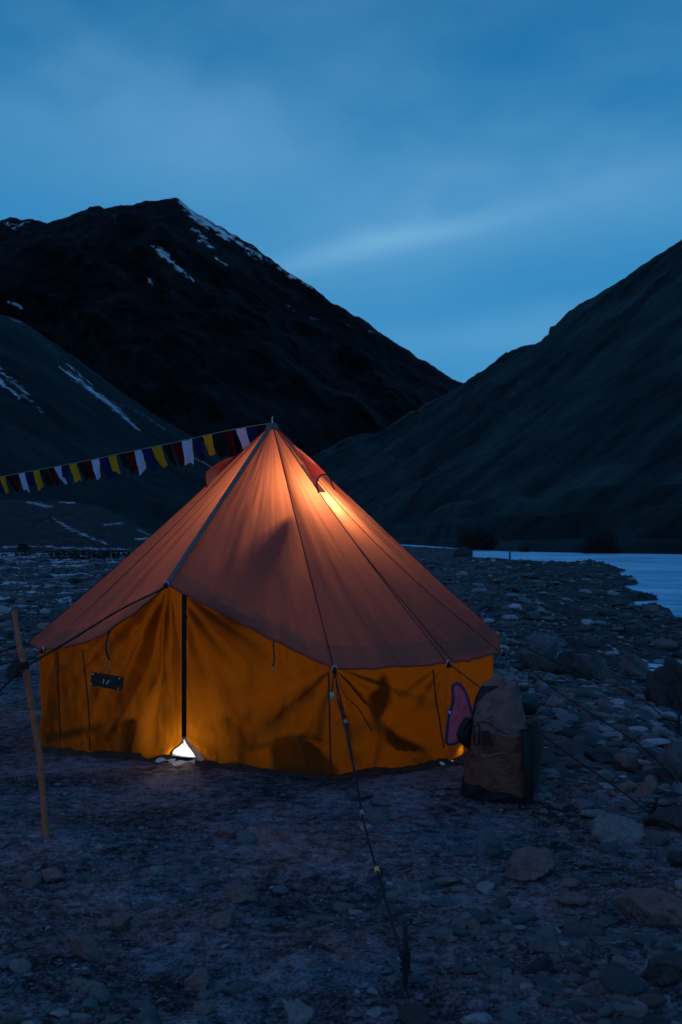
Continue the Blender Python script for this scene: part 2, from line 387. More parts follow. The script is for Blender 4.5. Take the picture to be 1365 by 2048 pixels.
# ------------------------------------------------------------------ mountains
def interp(P, x): P = np.array(P, float); return np.interp(x, P[:, 0], P[:, 1])
def seg_mask(px, py, pts, w):
    """closeness (1..0) of projected surface points to a polyline; marks where snow lies"""
    best = np.zeros_like(px)
    for (a, b), (wa, wb) in zip(zip(pts[:-1], pts[1:]), zip(w[:-1], w[1:])):
        ax, ay = a; bx, by = b; L2 = (bx-ax)**2+(by-ay)**2
        t = np.clip(((px-ax)*(bx-ax)+(py-ay)*(by-ay))/L2, 0, 1)
        d = np.hypot(px-ax-t*(bx-ax), py-ay-t*(by-ay)); ww = wa+(wb-wa)*t
        best = np.maximum(best, np.clip(1-d/(ww*1.6), 0, 1))
    return best
def slope_sheet(name, mat, x0, x1, n, rows, ridge, dbase, dridge, zb, power, disp, snow=None, jag=0, prof=None):
    px = np.linspace(x0, x1, n); t = np.concatenate([np.linspace(0, 1, rows), 1+np.linspace(.02, 1, 14)])
    ry = interp(ridge, px)+jag*fbm(px/22., px*0, 3, 5)
    Db = interp(dbase, px); Dr = interp(dridge, px)
    dirx = (px-682.5)/F
    Hr = CAMZ+(1060-ry)/F*Dr
    kk_ = np.exp(-np.linspace(-2, 2, 61)**2); kk_ /= kk_.sum(); Hs = np.convolve(np.pad(Hr, 30, mode='edge'), kk_, 'valid')
    T, PX = np.meshgrid(t, px, indexing='xy')       # (n, rows)
    PX = PX; tt = np.minimum(T, 1); back = np.maximum(T-1, 0)
    Y = Db[:, None]+(Dr-Db)[:, None]*T
    X = dirx[:, None]*Y
    pz = tt**power if prof is None else prof(tt, PX)
    Z = zb+(Hs[:, None]-zb)*pz+(Hr-Hs)[:, None]*sstep(.86, 1, T)-(Hs[:, None]-zb)*back**1.2
    env = np.sin(pi*np.clip(tt, 0, 1))**.6*(back == 0)
    dx, dy, dz = disp(X, Y, Z, T, PX)
    V = np.stack([X+dx*env, Y+dy*env, Z+dz*env], -1)
    o = obj(name, V.reshape(-1, 3), gridF(n, len(t)), mat); tag(o, kind='structure')
    if snow is not None:
        qx, qy = proj(V); s = snow(qx, qy)*(T <= 1.02)
        a = o.data.attributes.new('snow', 'FLOAT', 'POINT'); a.data.foreach_set('value', s.ravel().astype(np.float32))
    return o
# far dark peak
def disp_m(X, Y, Z, T, PX):
    r = ridged(X/210.+Z/260., Z/330.-X/900., 12, 6); q = fbm(X/60., Z/60., 40, 5)
    return 0*X, (r*-95-q*24), (q*9)
def snow_m(px, py):
    s = seg_mask(px, py, [(362, 402), (395, 432), (440, 462), (480, 487)], [7, 16, 12, 7])
    s = np.maximum(s, .8*seg_mask(px, py, [(480, 487), (520, 512), (570, 545), (625, 575)], [9, 8, 6, 3]))
    s = np.maximum(s, .75*seg_mask(px, py, [(388, 458), (408, 478), (428, 500)], [7, 13, 4]))
    s = np.maximum(s, .95*seg_mask(px, py, [(304, 491), (325, 505), (345, 524), (388, 562)], [4, 10, 6, 3]))
    s = np.maximum(s, .8*seg_mask(px, py, [(433, 516), (455, 532)], [4, 3]))
    s = np.maximum(s, .8*seg_mask(px, py, [(297, 556), (306, 570)], [4, 4]))
    s = np.maximum(s, 1.0*seg_mask(px, py, [(16, 604), (34, 608), (46, 618)], [2, 6, 2]))
    s = np.maximum(s, .42*seg_mask(px, py, [(570, 607), (604, 630), (640, 640), (700, 650), (760, 668)], [4, 3, 3, 3, 3]))
    s = np.maximum(s, .6*seg_mask(px, py, [(0, 440), (30, 455), (60, 445)], [6, 8, 4]))
    s = np.maximum(s, .6*seg_mask(px, py, [(222, 428), (236, 434)], [3, 3]))
    s = np.maximum(s, .5*seg_mask(px, py, [(366, 500), (378, 504)], [5, 4]))
    return s
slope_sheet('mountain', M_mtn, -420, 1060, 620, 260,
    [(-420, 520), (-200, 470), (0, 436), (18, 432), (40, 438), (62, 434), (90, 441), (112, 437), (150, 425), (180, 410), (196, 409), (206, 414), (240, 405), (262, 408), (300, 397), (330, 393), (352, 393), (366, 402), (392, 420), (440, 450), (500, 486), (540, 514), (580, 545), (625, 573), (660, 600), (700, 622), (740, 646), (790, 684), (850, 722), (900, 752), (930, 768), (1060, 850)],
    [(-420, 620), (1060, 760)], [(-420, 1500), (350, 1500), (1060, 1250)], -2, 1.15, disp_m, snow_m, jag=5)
# nearer hill on the left
def disp_l(X, Y, Z, T, PX):
    r = ridged(X/45.+Z/90., Y/160., 22, 4); q = fbm(X/9., Y/9.+Z/7., 50, 4)
    return 0*X, 0*X, r*2.2+q*.7
def snow_l(px, py):
    s = seg_mask(px, py, [(119, 733), (150, 756), (190, 785), (225, 812), (280, 862)], [3, 6, 6, 7, 2])
    s = np.maximum(s, .7*seg_mask(px, py, [(135, 728), (155, 745), (185, 770)], [4, 4, 2]))
    s = np.maximum(s, .6*seg_mask(px, py, [(98, 692), (108, 702), (122, 722)], [3, 3, 2]))
    s = np.maximum(s, .5*seg_mask(px, py, [(0, 628), (30, 640), (66, 656)], [3, 3, 2]))
    s = np.maximum(s, 1.*seg_mask(px, py, [(-60, 715), (0, 762), (40, 795)], [9, 7, 3]))
    s = np.maximum(s, .55*seg_mask(px, py, [(-10, 735), (30, 765), (60, 800), (86, 828)], [14, 13, 12, 5]))
    s = np.maximum(s, .45*seg_mask(px, py, [(210, 800), (280, 825), (310, 845), (330, 860)], [5, 4, 4, 3]))
    return s
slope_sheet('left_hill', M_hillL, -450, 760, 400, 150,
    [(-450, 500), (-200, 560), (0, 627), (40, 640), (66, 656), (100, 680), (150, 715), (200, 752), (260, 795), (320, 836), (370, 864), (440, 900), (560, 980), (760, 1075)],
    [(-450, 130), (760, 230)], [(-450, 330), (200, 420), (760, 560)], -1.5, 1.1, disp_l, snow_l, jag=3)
# big scree slope on the right, with river terraces at its foot
def disp_r(X, Y, Z, T, PX):
    a = (X*.75+Z*.66); r = ridged(Y/34.+X/70., a/150., 62, 4); q = fbm(X/6.+Y/14., Z/9., 80, 5); w = fbm(X/50., Y/50., 90, 3)
    return 0*X, 0*X, (r*5.0+q*1.6+w*8)*sstep(.08, .3, T)+q*.7+np.maximum(ridged(X/9.+Y/25., Z/16., 33, 4)-.25, 0)*5*sstep(.3, .7, T)
def prof_r(t, PX):
    lo = .018+.045*sstep(.07, .085, t+.006*np.sin(PX/37.))+.05*sstep(.15, .165, t+.012*np.sin(PX/61.+1))*sstep(820, 900, PX)
    return np.where(t < .2, (lo*sstep(0, .02, t)), 0)*(1-sstep(.17, .24, t))+sstep(.17, .24, t)*(.113+(1-.113)*np.clip((t-.2)/.8, 0, 1)**1.08)
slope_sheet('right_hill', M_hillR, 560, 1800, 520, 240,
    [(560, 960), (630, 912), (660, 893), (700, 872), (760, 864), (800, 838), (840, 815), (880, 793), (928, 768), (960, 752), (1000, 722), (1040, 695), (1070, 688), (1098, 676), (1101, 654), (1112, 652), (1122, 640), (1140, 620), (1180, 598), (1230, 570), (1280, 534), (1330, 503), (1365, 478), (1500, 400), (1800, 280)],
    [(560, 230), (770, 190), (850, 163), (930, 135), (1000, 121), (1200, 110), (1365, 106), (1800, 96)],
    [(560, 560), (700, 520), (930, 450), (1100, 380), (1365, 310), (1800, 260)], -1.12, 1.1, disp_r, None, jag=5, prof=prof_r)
# low snowy mounds behind the camp on the left
def disp_k(X, Y, Z, T, PX):
    return 0*X, 0*X, fbm(X/3., Y/6., 7, 5)*.55+fbm(X/.9, Y/1.6, 17, 3)*.12
def snow_k(px, py):
    s = np.full_like(px, .17)
    s = np.maximum(s, .9*seg_mask(px, py, [(54, 1003), (80, 1010), (105, 1013)], [2, 6, 3]))
    s = np.maximum(s, .9*seg_mask(px, py, [(120, 1003), (150, 1006)], [3, 3]))
    s = np.maximum(s, .75*seg_mask(px, py, [(105, 1035), (135, 1055), (165, 1068), (210, 1085)], [3, 4, 7, 5]))
    s = np.maximum(s, .85*seg_mask(px, py, [(210, 1050), (245, 1046)], [3, 3]))
    s = np.maximum(s, .85*seg_mask(px, py, [(270, 1078), (310, 1076)], [3, 4]))
    s = np.maximum(s, .7*seg_mask(px, py, [(0, 1095), (60, 1092), (120, 1096), (200, 1098), (290, 1100)], [4, 5, 5, 4, 4]))
    s = np.maximum(s, .7*seg_mask(px, py, [(275, 1058), (310, 1075)], [4, 3]))
    return s
slope_sheet('snowy_mound', M_mound, -400, 420, 260, 90,
    [(-400, 985), (0, 1000), (60, 1000), (130, 1004), (200, 1012), (240, 1030), (280, 1052), (320, 1078), (360, 1092), (420, 1100)],
    [(-400, 62), (420, 70)], [(-400, 95), (420, 105)], -.3, .9, disp_k, snow_k, jag=4)

# ------------------------------------------------------------------ rocks
def ico(sub):
    import bmesh
    bm = bmesh.new(); bmesh.ops.create_icosphere(bm, subdivisions=sub, radius=1)
    V = np.array([v.co[:] for v in bm.verts]); Fc = np.array([[v.index for v in f.verts] for f in bm.faces]); bm.free(); return V, Fc
ICO = {k: ico(k) for k in (1, 2, 3, 4, 5)}
def rockshape(sub, seed, flat=.55, elong=1.35, planes=14, rough=.05, soft=14):
    """a stone: the unit ball cut by random planes, slightly rounded and pitted"""
    g = np.random.default_rng(seed); V, Fc = ICO[sub]
    n = g.normal(size=(planes, 3)); n /= np.linalg.norm(n, axis=1)[:, None]; d = g.uniform(.50, .95, planes)
    q = np.maximum(V@n.T, 1e-3)/d                       # 1/r per plane
    r = 1/((q**soft).sum(1))**(1/soft)
    r = np.minimum(r, 1.25)
    P = V*r[:, None]
    if sub >= 3:
        P = P*(1+rough*(fbm(P[:, 0]*3+seed, P[:, 1]*3+P[:, 2]*2, seed, 5)))[:, None]
        P = P+V*(rough*.5*ridged(P[:, 0]*5+P[:, 2]*3, P[:, 1]*5, seed+3, 4))[:, None]
    P[:, 0] *= elong; P[:, 2] *= flat
    return P, Fc

named_fp = []
def big_rock(px0, px1, py0, py1, seed, mat, label, depth=.8, sub=4, tilt=0, rough=.22, planes=10, sink=.5, soft=40, yaw=None, group=None, name='rock'):
    """a stone whose outline fills the given patch of the picture, standing on the ground where its foot is"""
    cx = (px0+px1)/2; g = gpt(cx, py1-(py1-py0)*.12); Y = g[1]
    w = (px1-px0)/F*Y; h = (py1-py0)/F*Y
    P, Fc = rockshape(sub, seed, 1, 1, planes, rough, soft)
    yaw = random.uniform(-.4, .4) if yaw is None else yaw
    R = np.array((Matrix.Rotation(yaw, 3, 'Z')@Matrix.Rotation(tilt, 3, 'Y'))); 
    P = P*np.array([1, depth, 1.]); P = P@R.T
    mn, mx = P.min(0), P.max(0); P = (P-(mn+mx)/2)/(mx-mn)*2
    D = w*depth
    hh = max(h*(.92 if py1 < 1500 else .80), .02)       # looked down on: part of the height in the picture is depth
    P = P*np.array([w/2, D/2, hh*(1+sink)/2])
    z0 = float(H(g[0], Y+D*.35))
    P[:, 2] += hh*(1+sink)/2-hh*sink
    o = bpy.data.objects.new(name, mesh(name, P, Fc, mat, sub >= 3)); C.objects.link(o)
    o.location = (float(g[0]), float(Y+D*.35), z0)
    if sub >= 3:
        pass
    tag(o, label, 'rock', group); named_fp.append((g[0], Y+D*.35, max(w, D)*.55)); return o

BR = [
 (1042, 1125, 1283, 1352, 3, M_slate, 'rounded dark boulder at the left end of the boulder row right of the tent', .8, 0),
 (1048, 1140, 1276, 1306, 5, M_slate, 'broad pale-topped slab lying behind the boulder row right of the tent', .9, 0),
 (1105, 1185, 1302, 1362, 8, M_darkrock, 'middle boulder of the dark row right of the tent', .8, 0),
 (1160, 1232, 1308, 1368, 13, M_slate, 'low boulder at the right end of the dark row behind the tent', .8, 0),
 (1228, 1300, 1312, 1362, 21, M_slate, 'wedge-shaped boulder with a pale upper edge beside the frozen puddle', .7, -.35),
 (1300, 1400, 1330, 1440, 18, M_darkrock, 'big dark boulder at the right edge, level with the tent door', .9, 0),
 (1330, 1480, 1480, 1590, 27, M_slate, 'large blue-grey boulder cut off by the right edge, between two pegs', .9, 0),
 (1188, 1302, 1628, 1694, 9, M_palerock, 'pale angular boulder with a bright chipped face near the right peg', .7, .12),
 (1300, 1440, 1610, 1672, 35, M_darkrock, 'flat-topped dark rock right of the peg at the right edge', .8, 0),
 (1010, 1122, 1706, 1770, 41, M_tan, 'tan layered rock slab lying in front of the duffel bag', .75, .2),
 (1058, 1128, 1846, 1912, 44, M_greyrock, 'flat grey pointed stone half sunk in the foreground dirt', .7, .1),
 (1248, 1420, 1780, 1856, 47, M_tan, 'long tan rock running off the right edge in the foreground', .7, .1),
 (1298, 1420, 1925, 1985, 51, M_darkrock, 'dark brown lump of rock in the lower right corner', .9, 0),
 (945, 1012, 1655, 1722, 55, M_slate, 'blue-grey pointed stone just in front of the duffel bag', .7, -.3),
 (218, 264, 1822, 1870, 59, M_tan, 'brown blocky rock in the left foreground', .9, 0),
 (132, 200, 1874, 1922, 63, M_tan, 'triangular brown rock in the left foreground, below the blocky one', .7, .2),
 (132, 210, 1955, 1992, 65, M_palerock, 'long pale stone near the lower left corner', .6, .15),
 (566, 630, 2008, 2056, 68, M_palerock, 'pale round-topped stone cut by the bottom edge', .9, 0),
 (288, 328, 1733, 1756, 71, M_palerock, 'small bright flat stone left of centre in the foreground', .9, 0),
 (428, 474, 1657, 1682, 74, M_tan, 'pinkish stone in front of the zipped door', .8, 0),
 (472, 512, 1666, 1692, 77, M_greyrock, 'grey stone touching the pinkish one in front of the door', .8, 0),
 (366, 418, 1944, 1986, 79, M_tan, 'brown stone with a dark top near the bottom edge', .9, 0),
 (262, 320, 2005, 2070, 83, M_slate, 'dark blue slab cut by the bottom edge on the left', .8, .3),
 (688, 750, 1580, 1606, 87, M_slate, 'flat bluish stone under the front guy rope beside the tent', .8, 0),
 (738, 786, 1598, 1616, 88, M_greyrock, 'small flat pale stone right of the front guy rope', .8, 0),
 (736, 780, 1620, 1652, 89, M_greyrock, 'square grey stone touching the front guy rope', .9, 0),
 (450, 514, 1768, 1812, 91, M_tan, 'reddish stone in the middle foreground with a blue-grey side', .8, .1),
 (38, 78, 1746, 1782, 93, M_tan, 'orange-brown stone at the left edge below the stick', .9, 0),
 (78, 128, 1740, 1770, 95, M_tan, 'reddish flat stone right of the orange-brown one', .8, 0),
 (796, 862, 2010, 2070, 97, M_darkrock, 'dark lump at the bottom edge below the iron peg', .9, 0),
 (1112, 1192, 1792, 1818, 99, M_tan, 'low reddish slab in the right foreground', .8, 0),
 (934, 966, 1838, 1862, 101, M_tan, 'small brown stone right of the iron peg', .8, 0),
 (904, 936, 1834, 1862, 102, M_greyrock, 'small blue-grey stone right of the iron peg', .8, 0),
 (408, 470, 1826, 1862, 103, M_tan, 'dull red stone in the centre foreground', .8, 0),
 (356, 386, 1790, 1806, 105, M_slate, 'small teal-grey stone in the middle of the foreground', .8, 0),
 (170, 192, 1846, 1862, 107, M_tan, 'small orange stone left of the brown blocky rock', .8, 0),
 (1232, 1290, 1506, 1552, 109, M_tan, 'brown angular rock behind the pale boulder on the right', .8, .1),
 (1170, 1232, 1500, 1530, 111, M_darkrock, 'dark brown rock on the shingle near the right rope', .8, 0),
 (1165, 1232, 1538, 1566, 113, M_palerock, 'long pale stone under the right guy rope', .6, .1),
 (1232, 1290, 1562, 1592, 115, M_tan, 'flat tan stone right of the long pale stone', .7, 0),
 (1270, 1322, 1548, 1600, 117, M_tan, 'leaning tan shard close to the right peg', .5, .6),
 (908, 950, 1096, 1120, 119, M_darkrock, 'lone dark boulder on the far shingle beside the river', .9, 0),
 (1090, 1130, 1392, 1418, 121, M_palerock, 'pinkish pale stone just right of the duffel bag', .8, 0),
 (1085, 1110, 1452, 1470, 123, M_palerock, 'small white stone beside the duffel bag', .8, .2),
 (1142, 1180, 1470, 1500, 125, M_slate, 'pale blue-grey stone on the shingle right of the bag', .7, .3),
 (1306, 1345, 1520, 1545, 127, M_slate, 'blue-grey flat stone near the right edge', .7, 0),
 (1340, 1400, 1700, 1740, 129, M_darkrock, 'dark stone at the right edge below the peg', .8, 0),
]
for (a, b, c, d, s, m, lb, dp, tl) in BR:
    big_rock(a, b, c, d, s, m, lb, dp, 5 if (b-a) > 70 else 4, tl)
big_rock(10, 42, 1318, 1362, 131, M_darkrock, 'dark rock behind the crooked stick with a rope tied round it', .8, 4)
big_rock(26, 52, 1330, 1352, 133, M_darkrock, 'squarish dark rock touching the crooked stick', .8, 4)
big_rock(70, 110, 1245, 1262, 135, M_palerock, 'white-topped rock on the left flat behind the crooked stick', .8, 4)

# scattered stones: the biggest are things of their own, the rest one mass
TR = 2.15
def scatter(n, r0, r1, a0, a1, size, keep, seed):
    g = np.random.default_rng(seed)
    r = np.exp(g.uniform(np.log(r0), np.log(r1), n)); a = g.uniform(radians(a0), radians(a1), n)
    X = r*np.sin(a); Y = r*np.cos(a)
    s = size(g, r, X, Y)
    k = keep(g, X, Y, s)&(np.hypot(X-TC[0], Y-TC[1]) > TR+s)&(bank(X, Y) > -.2)
    X, Y, s = X[k], Y[k], s[k]
    for (nx, ny, nr) in named_fp:
        m = np.hypot(X-nx, Y-ny) > nr*.85+s*.6; X, Y, s = X[m], Y[m], s[m]
    return X, Y, s
def pareto(g, n, lo, a, hi): return np.minimum(lo*(1-g.random(n))**(-1/a), hi)
beachf = lambda X, Y: np.maximum(sstep(.7, 1.8, X-.15*(Y-6)+.8*fbm(X, Y, 8, 2))*sstep(4.6, 6.8, Y), sstep(10.5, 14, Y)*.9)
def keep_a(g, X, Y, s):
    b = beachf(X, Y); cl = sstep(-.25, .35, fbm(X*1.1, Y*1.1, 15, 3))
    return (g.random(len(X)) < np.maximum(b, .13+.36*cl*sstep(6.4, 4.6, Y)+.3*cl*sstep(0, -3, X)))&((b > .5)|(s < .035+.035*cl*sstep(6.4, 4.8, Y)))
xa, ya, sa = scatter(58000, 2.6, 90, -24, 24, lambda g, r, X, Y: np.minimum(pareto(g, len(r), .010, 1.95, .095)*np.where(r > 8, (r/8)**.55, 1), .19), keep_a, 11)
xb_, yb_, sb_ = scatter(34000, 5.2, 17, 2, 24, lambda g, r, X, Y: pareto(g, len(r), .012, 2.1, .075), lambda g, X, Y, s: g.random(len(X)) < beachf(X, Y), 12)
xa = np.concatenate([xa, xb_]); ya = np.concatenate([ya, yb_]); sa = np.concatenate([sa, sb_])
bump_b = beachf(xa, ya) > .5
sa = np.where(bump_b, sa*1.2, sa)
app = sa/ya; order = np.argsort(-app); NB = 240
proto = {}
for m, nm in ((M_stone, 'a'), (M_beach, 'b')):
    for k in range(10):
        P, Fc = rockshape(3, 300+k, .42+.03*(k % 4), 1.15+.08*(k % 5), 8+k % 4, .09, 40)
        proto[(nm, k)] = mesh('rock', P, Fc, m, True)
def zz_(l): return [tuple(gpt(a, b)[:2])+(t,) for a, b, t in l]
Z_BL = zz_([(30, 1150, 'far left'), (150, 1150, 'beside the roof edge'), (40, 1210, 'left, above the stick top')])
Z_SH = zz_([(1120, 1430, 'just right of the duffel bag'), (1200, 1500, 'between the two right ropes'), (1300, 1400, 'below the boulder row'), (1320, 1560, 'by the right edge boulder'), (1300, 1640, 'by the leaning peg'), (1200, 1580, 'along the lower right rope'), (1060, 1240, 'just behind the tent corner'), (1200, 1260, 'above the boulder row'), (1330, 1290, 'by the frozen puddle'), (950, 1180, 'beside the right roof slope'), (1100, 1170, 'midway to the river'), (1250, 1200, 'at the river edge'), (1300, 1730, 'below the pale boulder'), (1150, 1650, 'left of the pale boulder'), (1340, 1800, 'at the right edge above the long tan rock'), (1250, 1750, 'between the tan slab and the right edge'), (1200, 1460, 'under the middle rope'), (1260, 1350, 'in front of the wedge boulder'), (1120, 1560, 'beside the foot of the duffel bag'), (1300, 1500, 'between middle rope and right edge boulder'), (1250, 1560, 'by the flat tan stone'), (1280, 1600, 'by the leaning tan shard'), (1200, 1620, 'above the pale boulder'), (1350, 1450, 'by the short right peg'), (1120, 1490, 'just right of the brown sack'), (1230, 1420, 'in the middle of the shingle'), (1180, 1540, 'by the long pale stone')])
Z_DI = zz_([(95, 1690, 'at the foot of the stick'), (200, 1600, 'between the stick and the tent'), (370, 1560, 'in front of the door'), (600, 1600, 'in front of the right door flap'), (720, 1650, 'beside the front rope'), (560, 1700, 'left of the front rope'), (900, 1680, 'in front of the duffel bag'), (60, 1800, 'at the left edge'), (250, 1740, 'left of the middle'), (330, 1860, 'right of the brown blocky rock'), (160, 1950, 'near the lower left corner'), (480, 1900, 'left of the iron peg'), (620, 1800, 'in the centre foreground'), (740, 1950, 'just left of the iron peg base'), (880, 1960, 'just right of the iron peg base'), (900, 1800, 'below the tan slab'), (1080, 1960, 'below the grey pointed stone'), (1200, 1880, 'right of the grey pointed stone'), (1180, 1740, 'right of the tan slab'), (1300, 1880, 'below the long tan rock'), (600, 2010, 'by the bottom edge stone'), (400, 2010, 'at the bottom, left of centre'), (1250, 2010, 'near the lower right corner'), (1345, 2035, 'in the lower right corner below the dark brown lump'), (1140, 2035, 'at the bottom edge, right of the middle'), (1000, 2035, 'at the bottom edge right of the iron peg'), (1230, 1940, 'left of the dark brown lump'), (1100, 1800, 'by the low reddish slab'), (1000, 1900, 'left of the grey pointed stone'), (1330, 1760, 'above the long tan rock')])
for c_, i in enumerate(order[:NB]):
    X, Y, s = float(xa[i]), float(ya[i]), float(sa[i]); bb = bool(bump_b[i])
    o = bpy.data.objects.new('rock', proto[('b' if bb else 'a', c_ % 10)]); C.objects.link(o)
    o.scale = (s, s*random.uniform(.7, 1), s*random.uniform(.7, 1.2)); o.rotation_euler = (random.uniform(-.25, .25), random.uniform(-.25, .25), random.uniform(0, 6.28))
    o.location = (X, Y, float(H(X, Y))+s*.10)
    if Y > 9 and X < TC[0]: zones = Z_BL; kind_ = 'dark stone on the flat behind the tent, '; gr = 'stones scattered behind the tent'
    elif bb: zones = Z_SH; kind_ = 'stone on the shingle, '; gr = 'loose stones on the shingle'
    else: zones = Z_DI; kind_ = 'small stone in the dirt, '; gr = 'small stones in the campsite dirt'
    lm = min(zones, key=lambda z: (z[0]-X)**2+(z[1]-Y)**2); big_s = s*(1.0 if Y < 9 else .6) > .055
    tag(o, (kind_.replace('small ', 'larger ') if 'small' in kind_ else 'larger '+kind_ if big_s else kind_)+lm[2] if big_s else kind_+lm[2], 'rock', gr)
def mass(name, xs, ys, ss, sub, mat, seed, sinkf=.1):
    g = np.random.default_rng(seed); n = len(xs)
    if n == 0: return
    sh = [rockshape(sub, 500+k, .45, 1.25, 8, 0, 16) for k in range(12)]
    nv = len(sh[0][0]); Fc = sh[0][1]; VV = np.empty((n, nv, 3))
    pid = g.integers(0, 12, n); base_ = np.stack([s[0] for s in sh])[pid]
    a = g.uniform(0, 2*pi, n); tx = g.uniform(-.35, .35, n)
    x, y, z = base_[..., 0], base_[..., 1], base_[..., 2]
    z2 = z*np.cos(tx)[:, None]+y*np.sin(tx)[:, None]; y2 = y*np.cos(tx)[:, None]-z*np.sin(tx)[:, None]
    fl = g.uniform(.6, 1.3, n)[:, None]
    VV[..., 0] = (x*np.cos(a)[:, None]-y2*np.sin(a)[:, None])*ss[:, None]+xs[:, None]
    VV[..., 1] = (x*np.sin(a)[:, None]+y2*np.cos(a)[:, None])*ss[:, None]+ys[:, None]
    VV[..., 2] = z2*fl*ss[:, None]+(H(xs, ys)+ss*sinkf)[:, None]
    FF = (Fc[None]+(np.arange(n)*nv)[:, None, None]).reshape(-1, 3)
    tag(obj(name, VV.reshape(-1, 3), FF, mat, None, False), kind='stuff')
rest = order[NB:]
rb = bump_b[rest]; big_ = app[rest] > .0045
for nm, sel, mt in (('pebbles', ~rb, M_stone), ('shingle', rb, M_beach)):
    i = rest[sel&big_]; mass(nm, xa[i], ya[i], sa[i], 2, mt, 5)
    i = rest[sel&~big_]; mass('gravel', xa[i], ya[i], sa[i], 1, mt, 6)
# finer grit close to the camera
xg, yg, sg = scatter(16000, 2.6, 12, -24, 24, lambda g, r, X, Y: g.uniform(.004, .011, len(r))*(r/4)**.5, lambda g, X, Y, s: g.random(len(X)) < .25+.75*sstep(-.1, .4, fbm(X*1.7, Y*1.7, 25, 3)), 13)
mass('gravel', xg, yg, sg, 1, M_stone, 8, .0)

# ------------------------------------------------------------------ the tent
tent = empty('bell_tent', (TC[0], TC[1], 0))
tag(tent, 'orange-brown canvas bell tent glowing from a lamp inside, with zipped ochre door wall', 'tent')
AP = TC.copy()
E = [at(92, 1299, 7.30), at(336, 1168, 6.62), at(668, 1337, 6.25), at(893, 1326, 6.56), at(1000, 1304, 7.2), at(997, 1271, 7.98)]
for a in (108, 138, 168, 198, 228, 256): E.append(np.array([TC[0]+1.92*sin(radians(a)), TC[1]-1.92*cos(radians(a)), .76]))
E.append(at(60, 1284, 7.79))
NE = len(E)      # 13 ; order: 0 left, 1 door peak, 2 front, 3 right, 4 far right, 5.. back, 12 far left
def g0(px, py): p = at(px, py, 5); d = p-np.array([0, 0, CAMZ]); t = -CAMZ/d[2]; return np.array([d[0]*t, d[1]*t, 0.0])
Bp = [g0(76, 1499), g0(370, 1524), g0(668, 1557), g0(902, 1527), np.array([1.12, 7.42, 0]), np.array([1.20, 8.1, 0])]
for a in (108, 138, 168, 198, 228, 256): Bp.append(np.array([TC[0]+1.78*sin(radians(a)), TC[1]-1.78*cos(radians(a)), 0]))
Bp.append(np.array([-2.33, 7.95, 0]))
NR, HEM = 46, .925
vs = np.linspace(0, 1, NR)
cen = np.array([TC[0], TC[1], 0])
SAGI = [.03, .0, .01, .035, .10, .01]+[.03]*6+[.02]      # inward sag of each seam
def seam_pt(i, v):
    v = np.asarray(v, float)[..., None]; e_ = E[i]; rad = e_-AP; out = np.array([rad[0], rad[1], 0]); out /= np.linalg.norm(out)
    top = AP+np.array([out[0]*.035, out[1]*.035, -.02]); P = top*(1-v)+e_*v
    nrm = np.array([out[0]*.8, out[1]*.8, .6])
    return P-nrm*(SAGI[i]*np.sin(pi*v)**1.0)
HANG = {0: .105, 12: .02}
def roof_xyz(i, u, v):
    """panel i lies between seams i and i+1"""
    j = (i+1) % NE; u = np.asarray(u, float); v = np.asarray(v, float)
    A = seam_pt(i, v); B = seam_pt(j, v); P = A*(1-u[..., None])+B*u[..., None]
    w = np.linalg.norm(E[i]-E[j]); mid = (E[i]+E[j])/2-cen; out = np.array([mid[0], mid[1], 0]); out /= np.linalg.norm(out); nrm = out*.75+np.array([0, 0, .65])
    k = 4*u*(1-u)
    b = (.030+.022*w)*k*np.sin(pi*v)**.8*(1-.3*v)
    f = fbm(u*w*7+i*5, v*1.6, 60+i, 4)*.022*v*(.3+k)+fbm(u*w*20*(1.3-v*.3)+i*9, v*2.2, 90+i, 3)*.008*v+fbm(u*w*5+i, v*7, 120+i, 4)*.010*v
    # tension creases fanning from the corner rings
    f = f+.007*np.sin(38*u*w)*np.exp(-((1-v)/.10))*np.exp(-u*w/.35)+.006*np.sin(34*(1-u)*w)*np.exp(-((1-v)/.12))*np.exp(-(1-u)*w/.35)
    P = P-nrm*(b-f)[..., None]
    P[..., 2] -= HANG.get(i, .012)*k*v**4
    return P
hood_cut = []
for i in range(NE):
    nu = max(8, int(np.linalg.norm(E[i]-E[(i+1) % NE])*42))
    for nm, mt, v0, v1, nv in (('roof_panel', M_roof, 0, HEM, NR), ('eave_hem', M_hem, HEM, 1, 8)):
        uu, vv = np.meshgrid(np.linspace(0, 1, nu), np.linspace(v0, v1, nv), indexing='ij')
        P = roof_xyz(i, uu, vv); Fq = gridF(nu, nv)
        if nm == 'roof_panel' and i == 3:      # vent hole under the right hood
            c = P.reshape(-1, 3)[Fq].mean(1); vc = vv.ravel()[Fq].mean(1); uc = uu.ravel()[Fq].mean(1)
            Fq = Fq[~((vc > .17)&(vc < .285)&(uc > .42)&(uc < .92))]
        obj(nm, P.reshape(-1, 3), Fq, mt, tent)
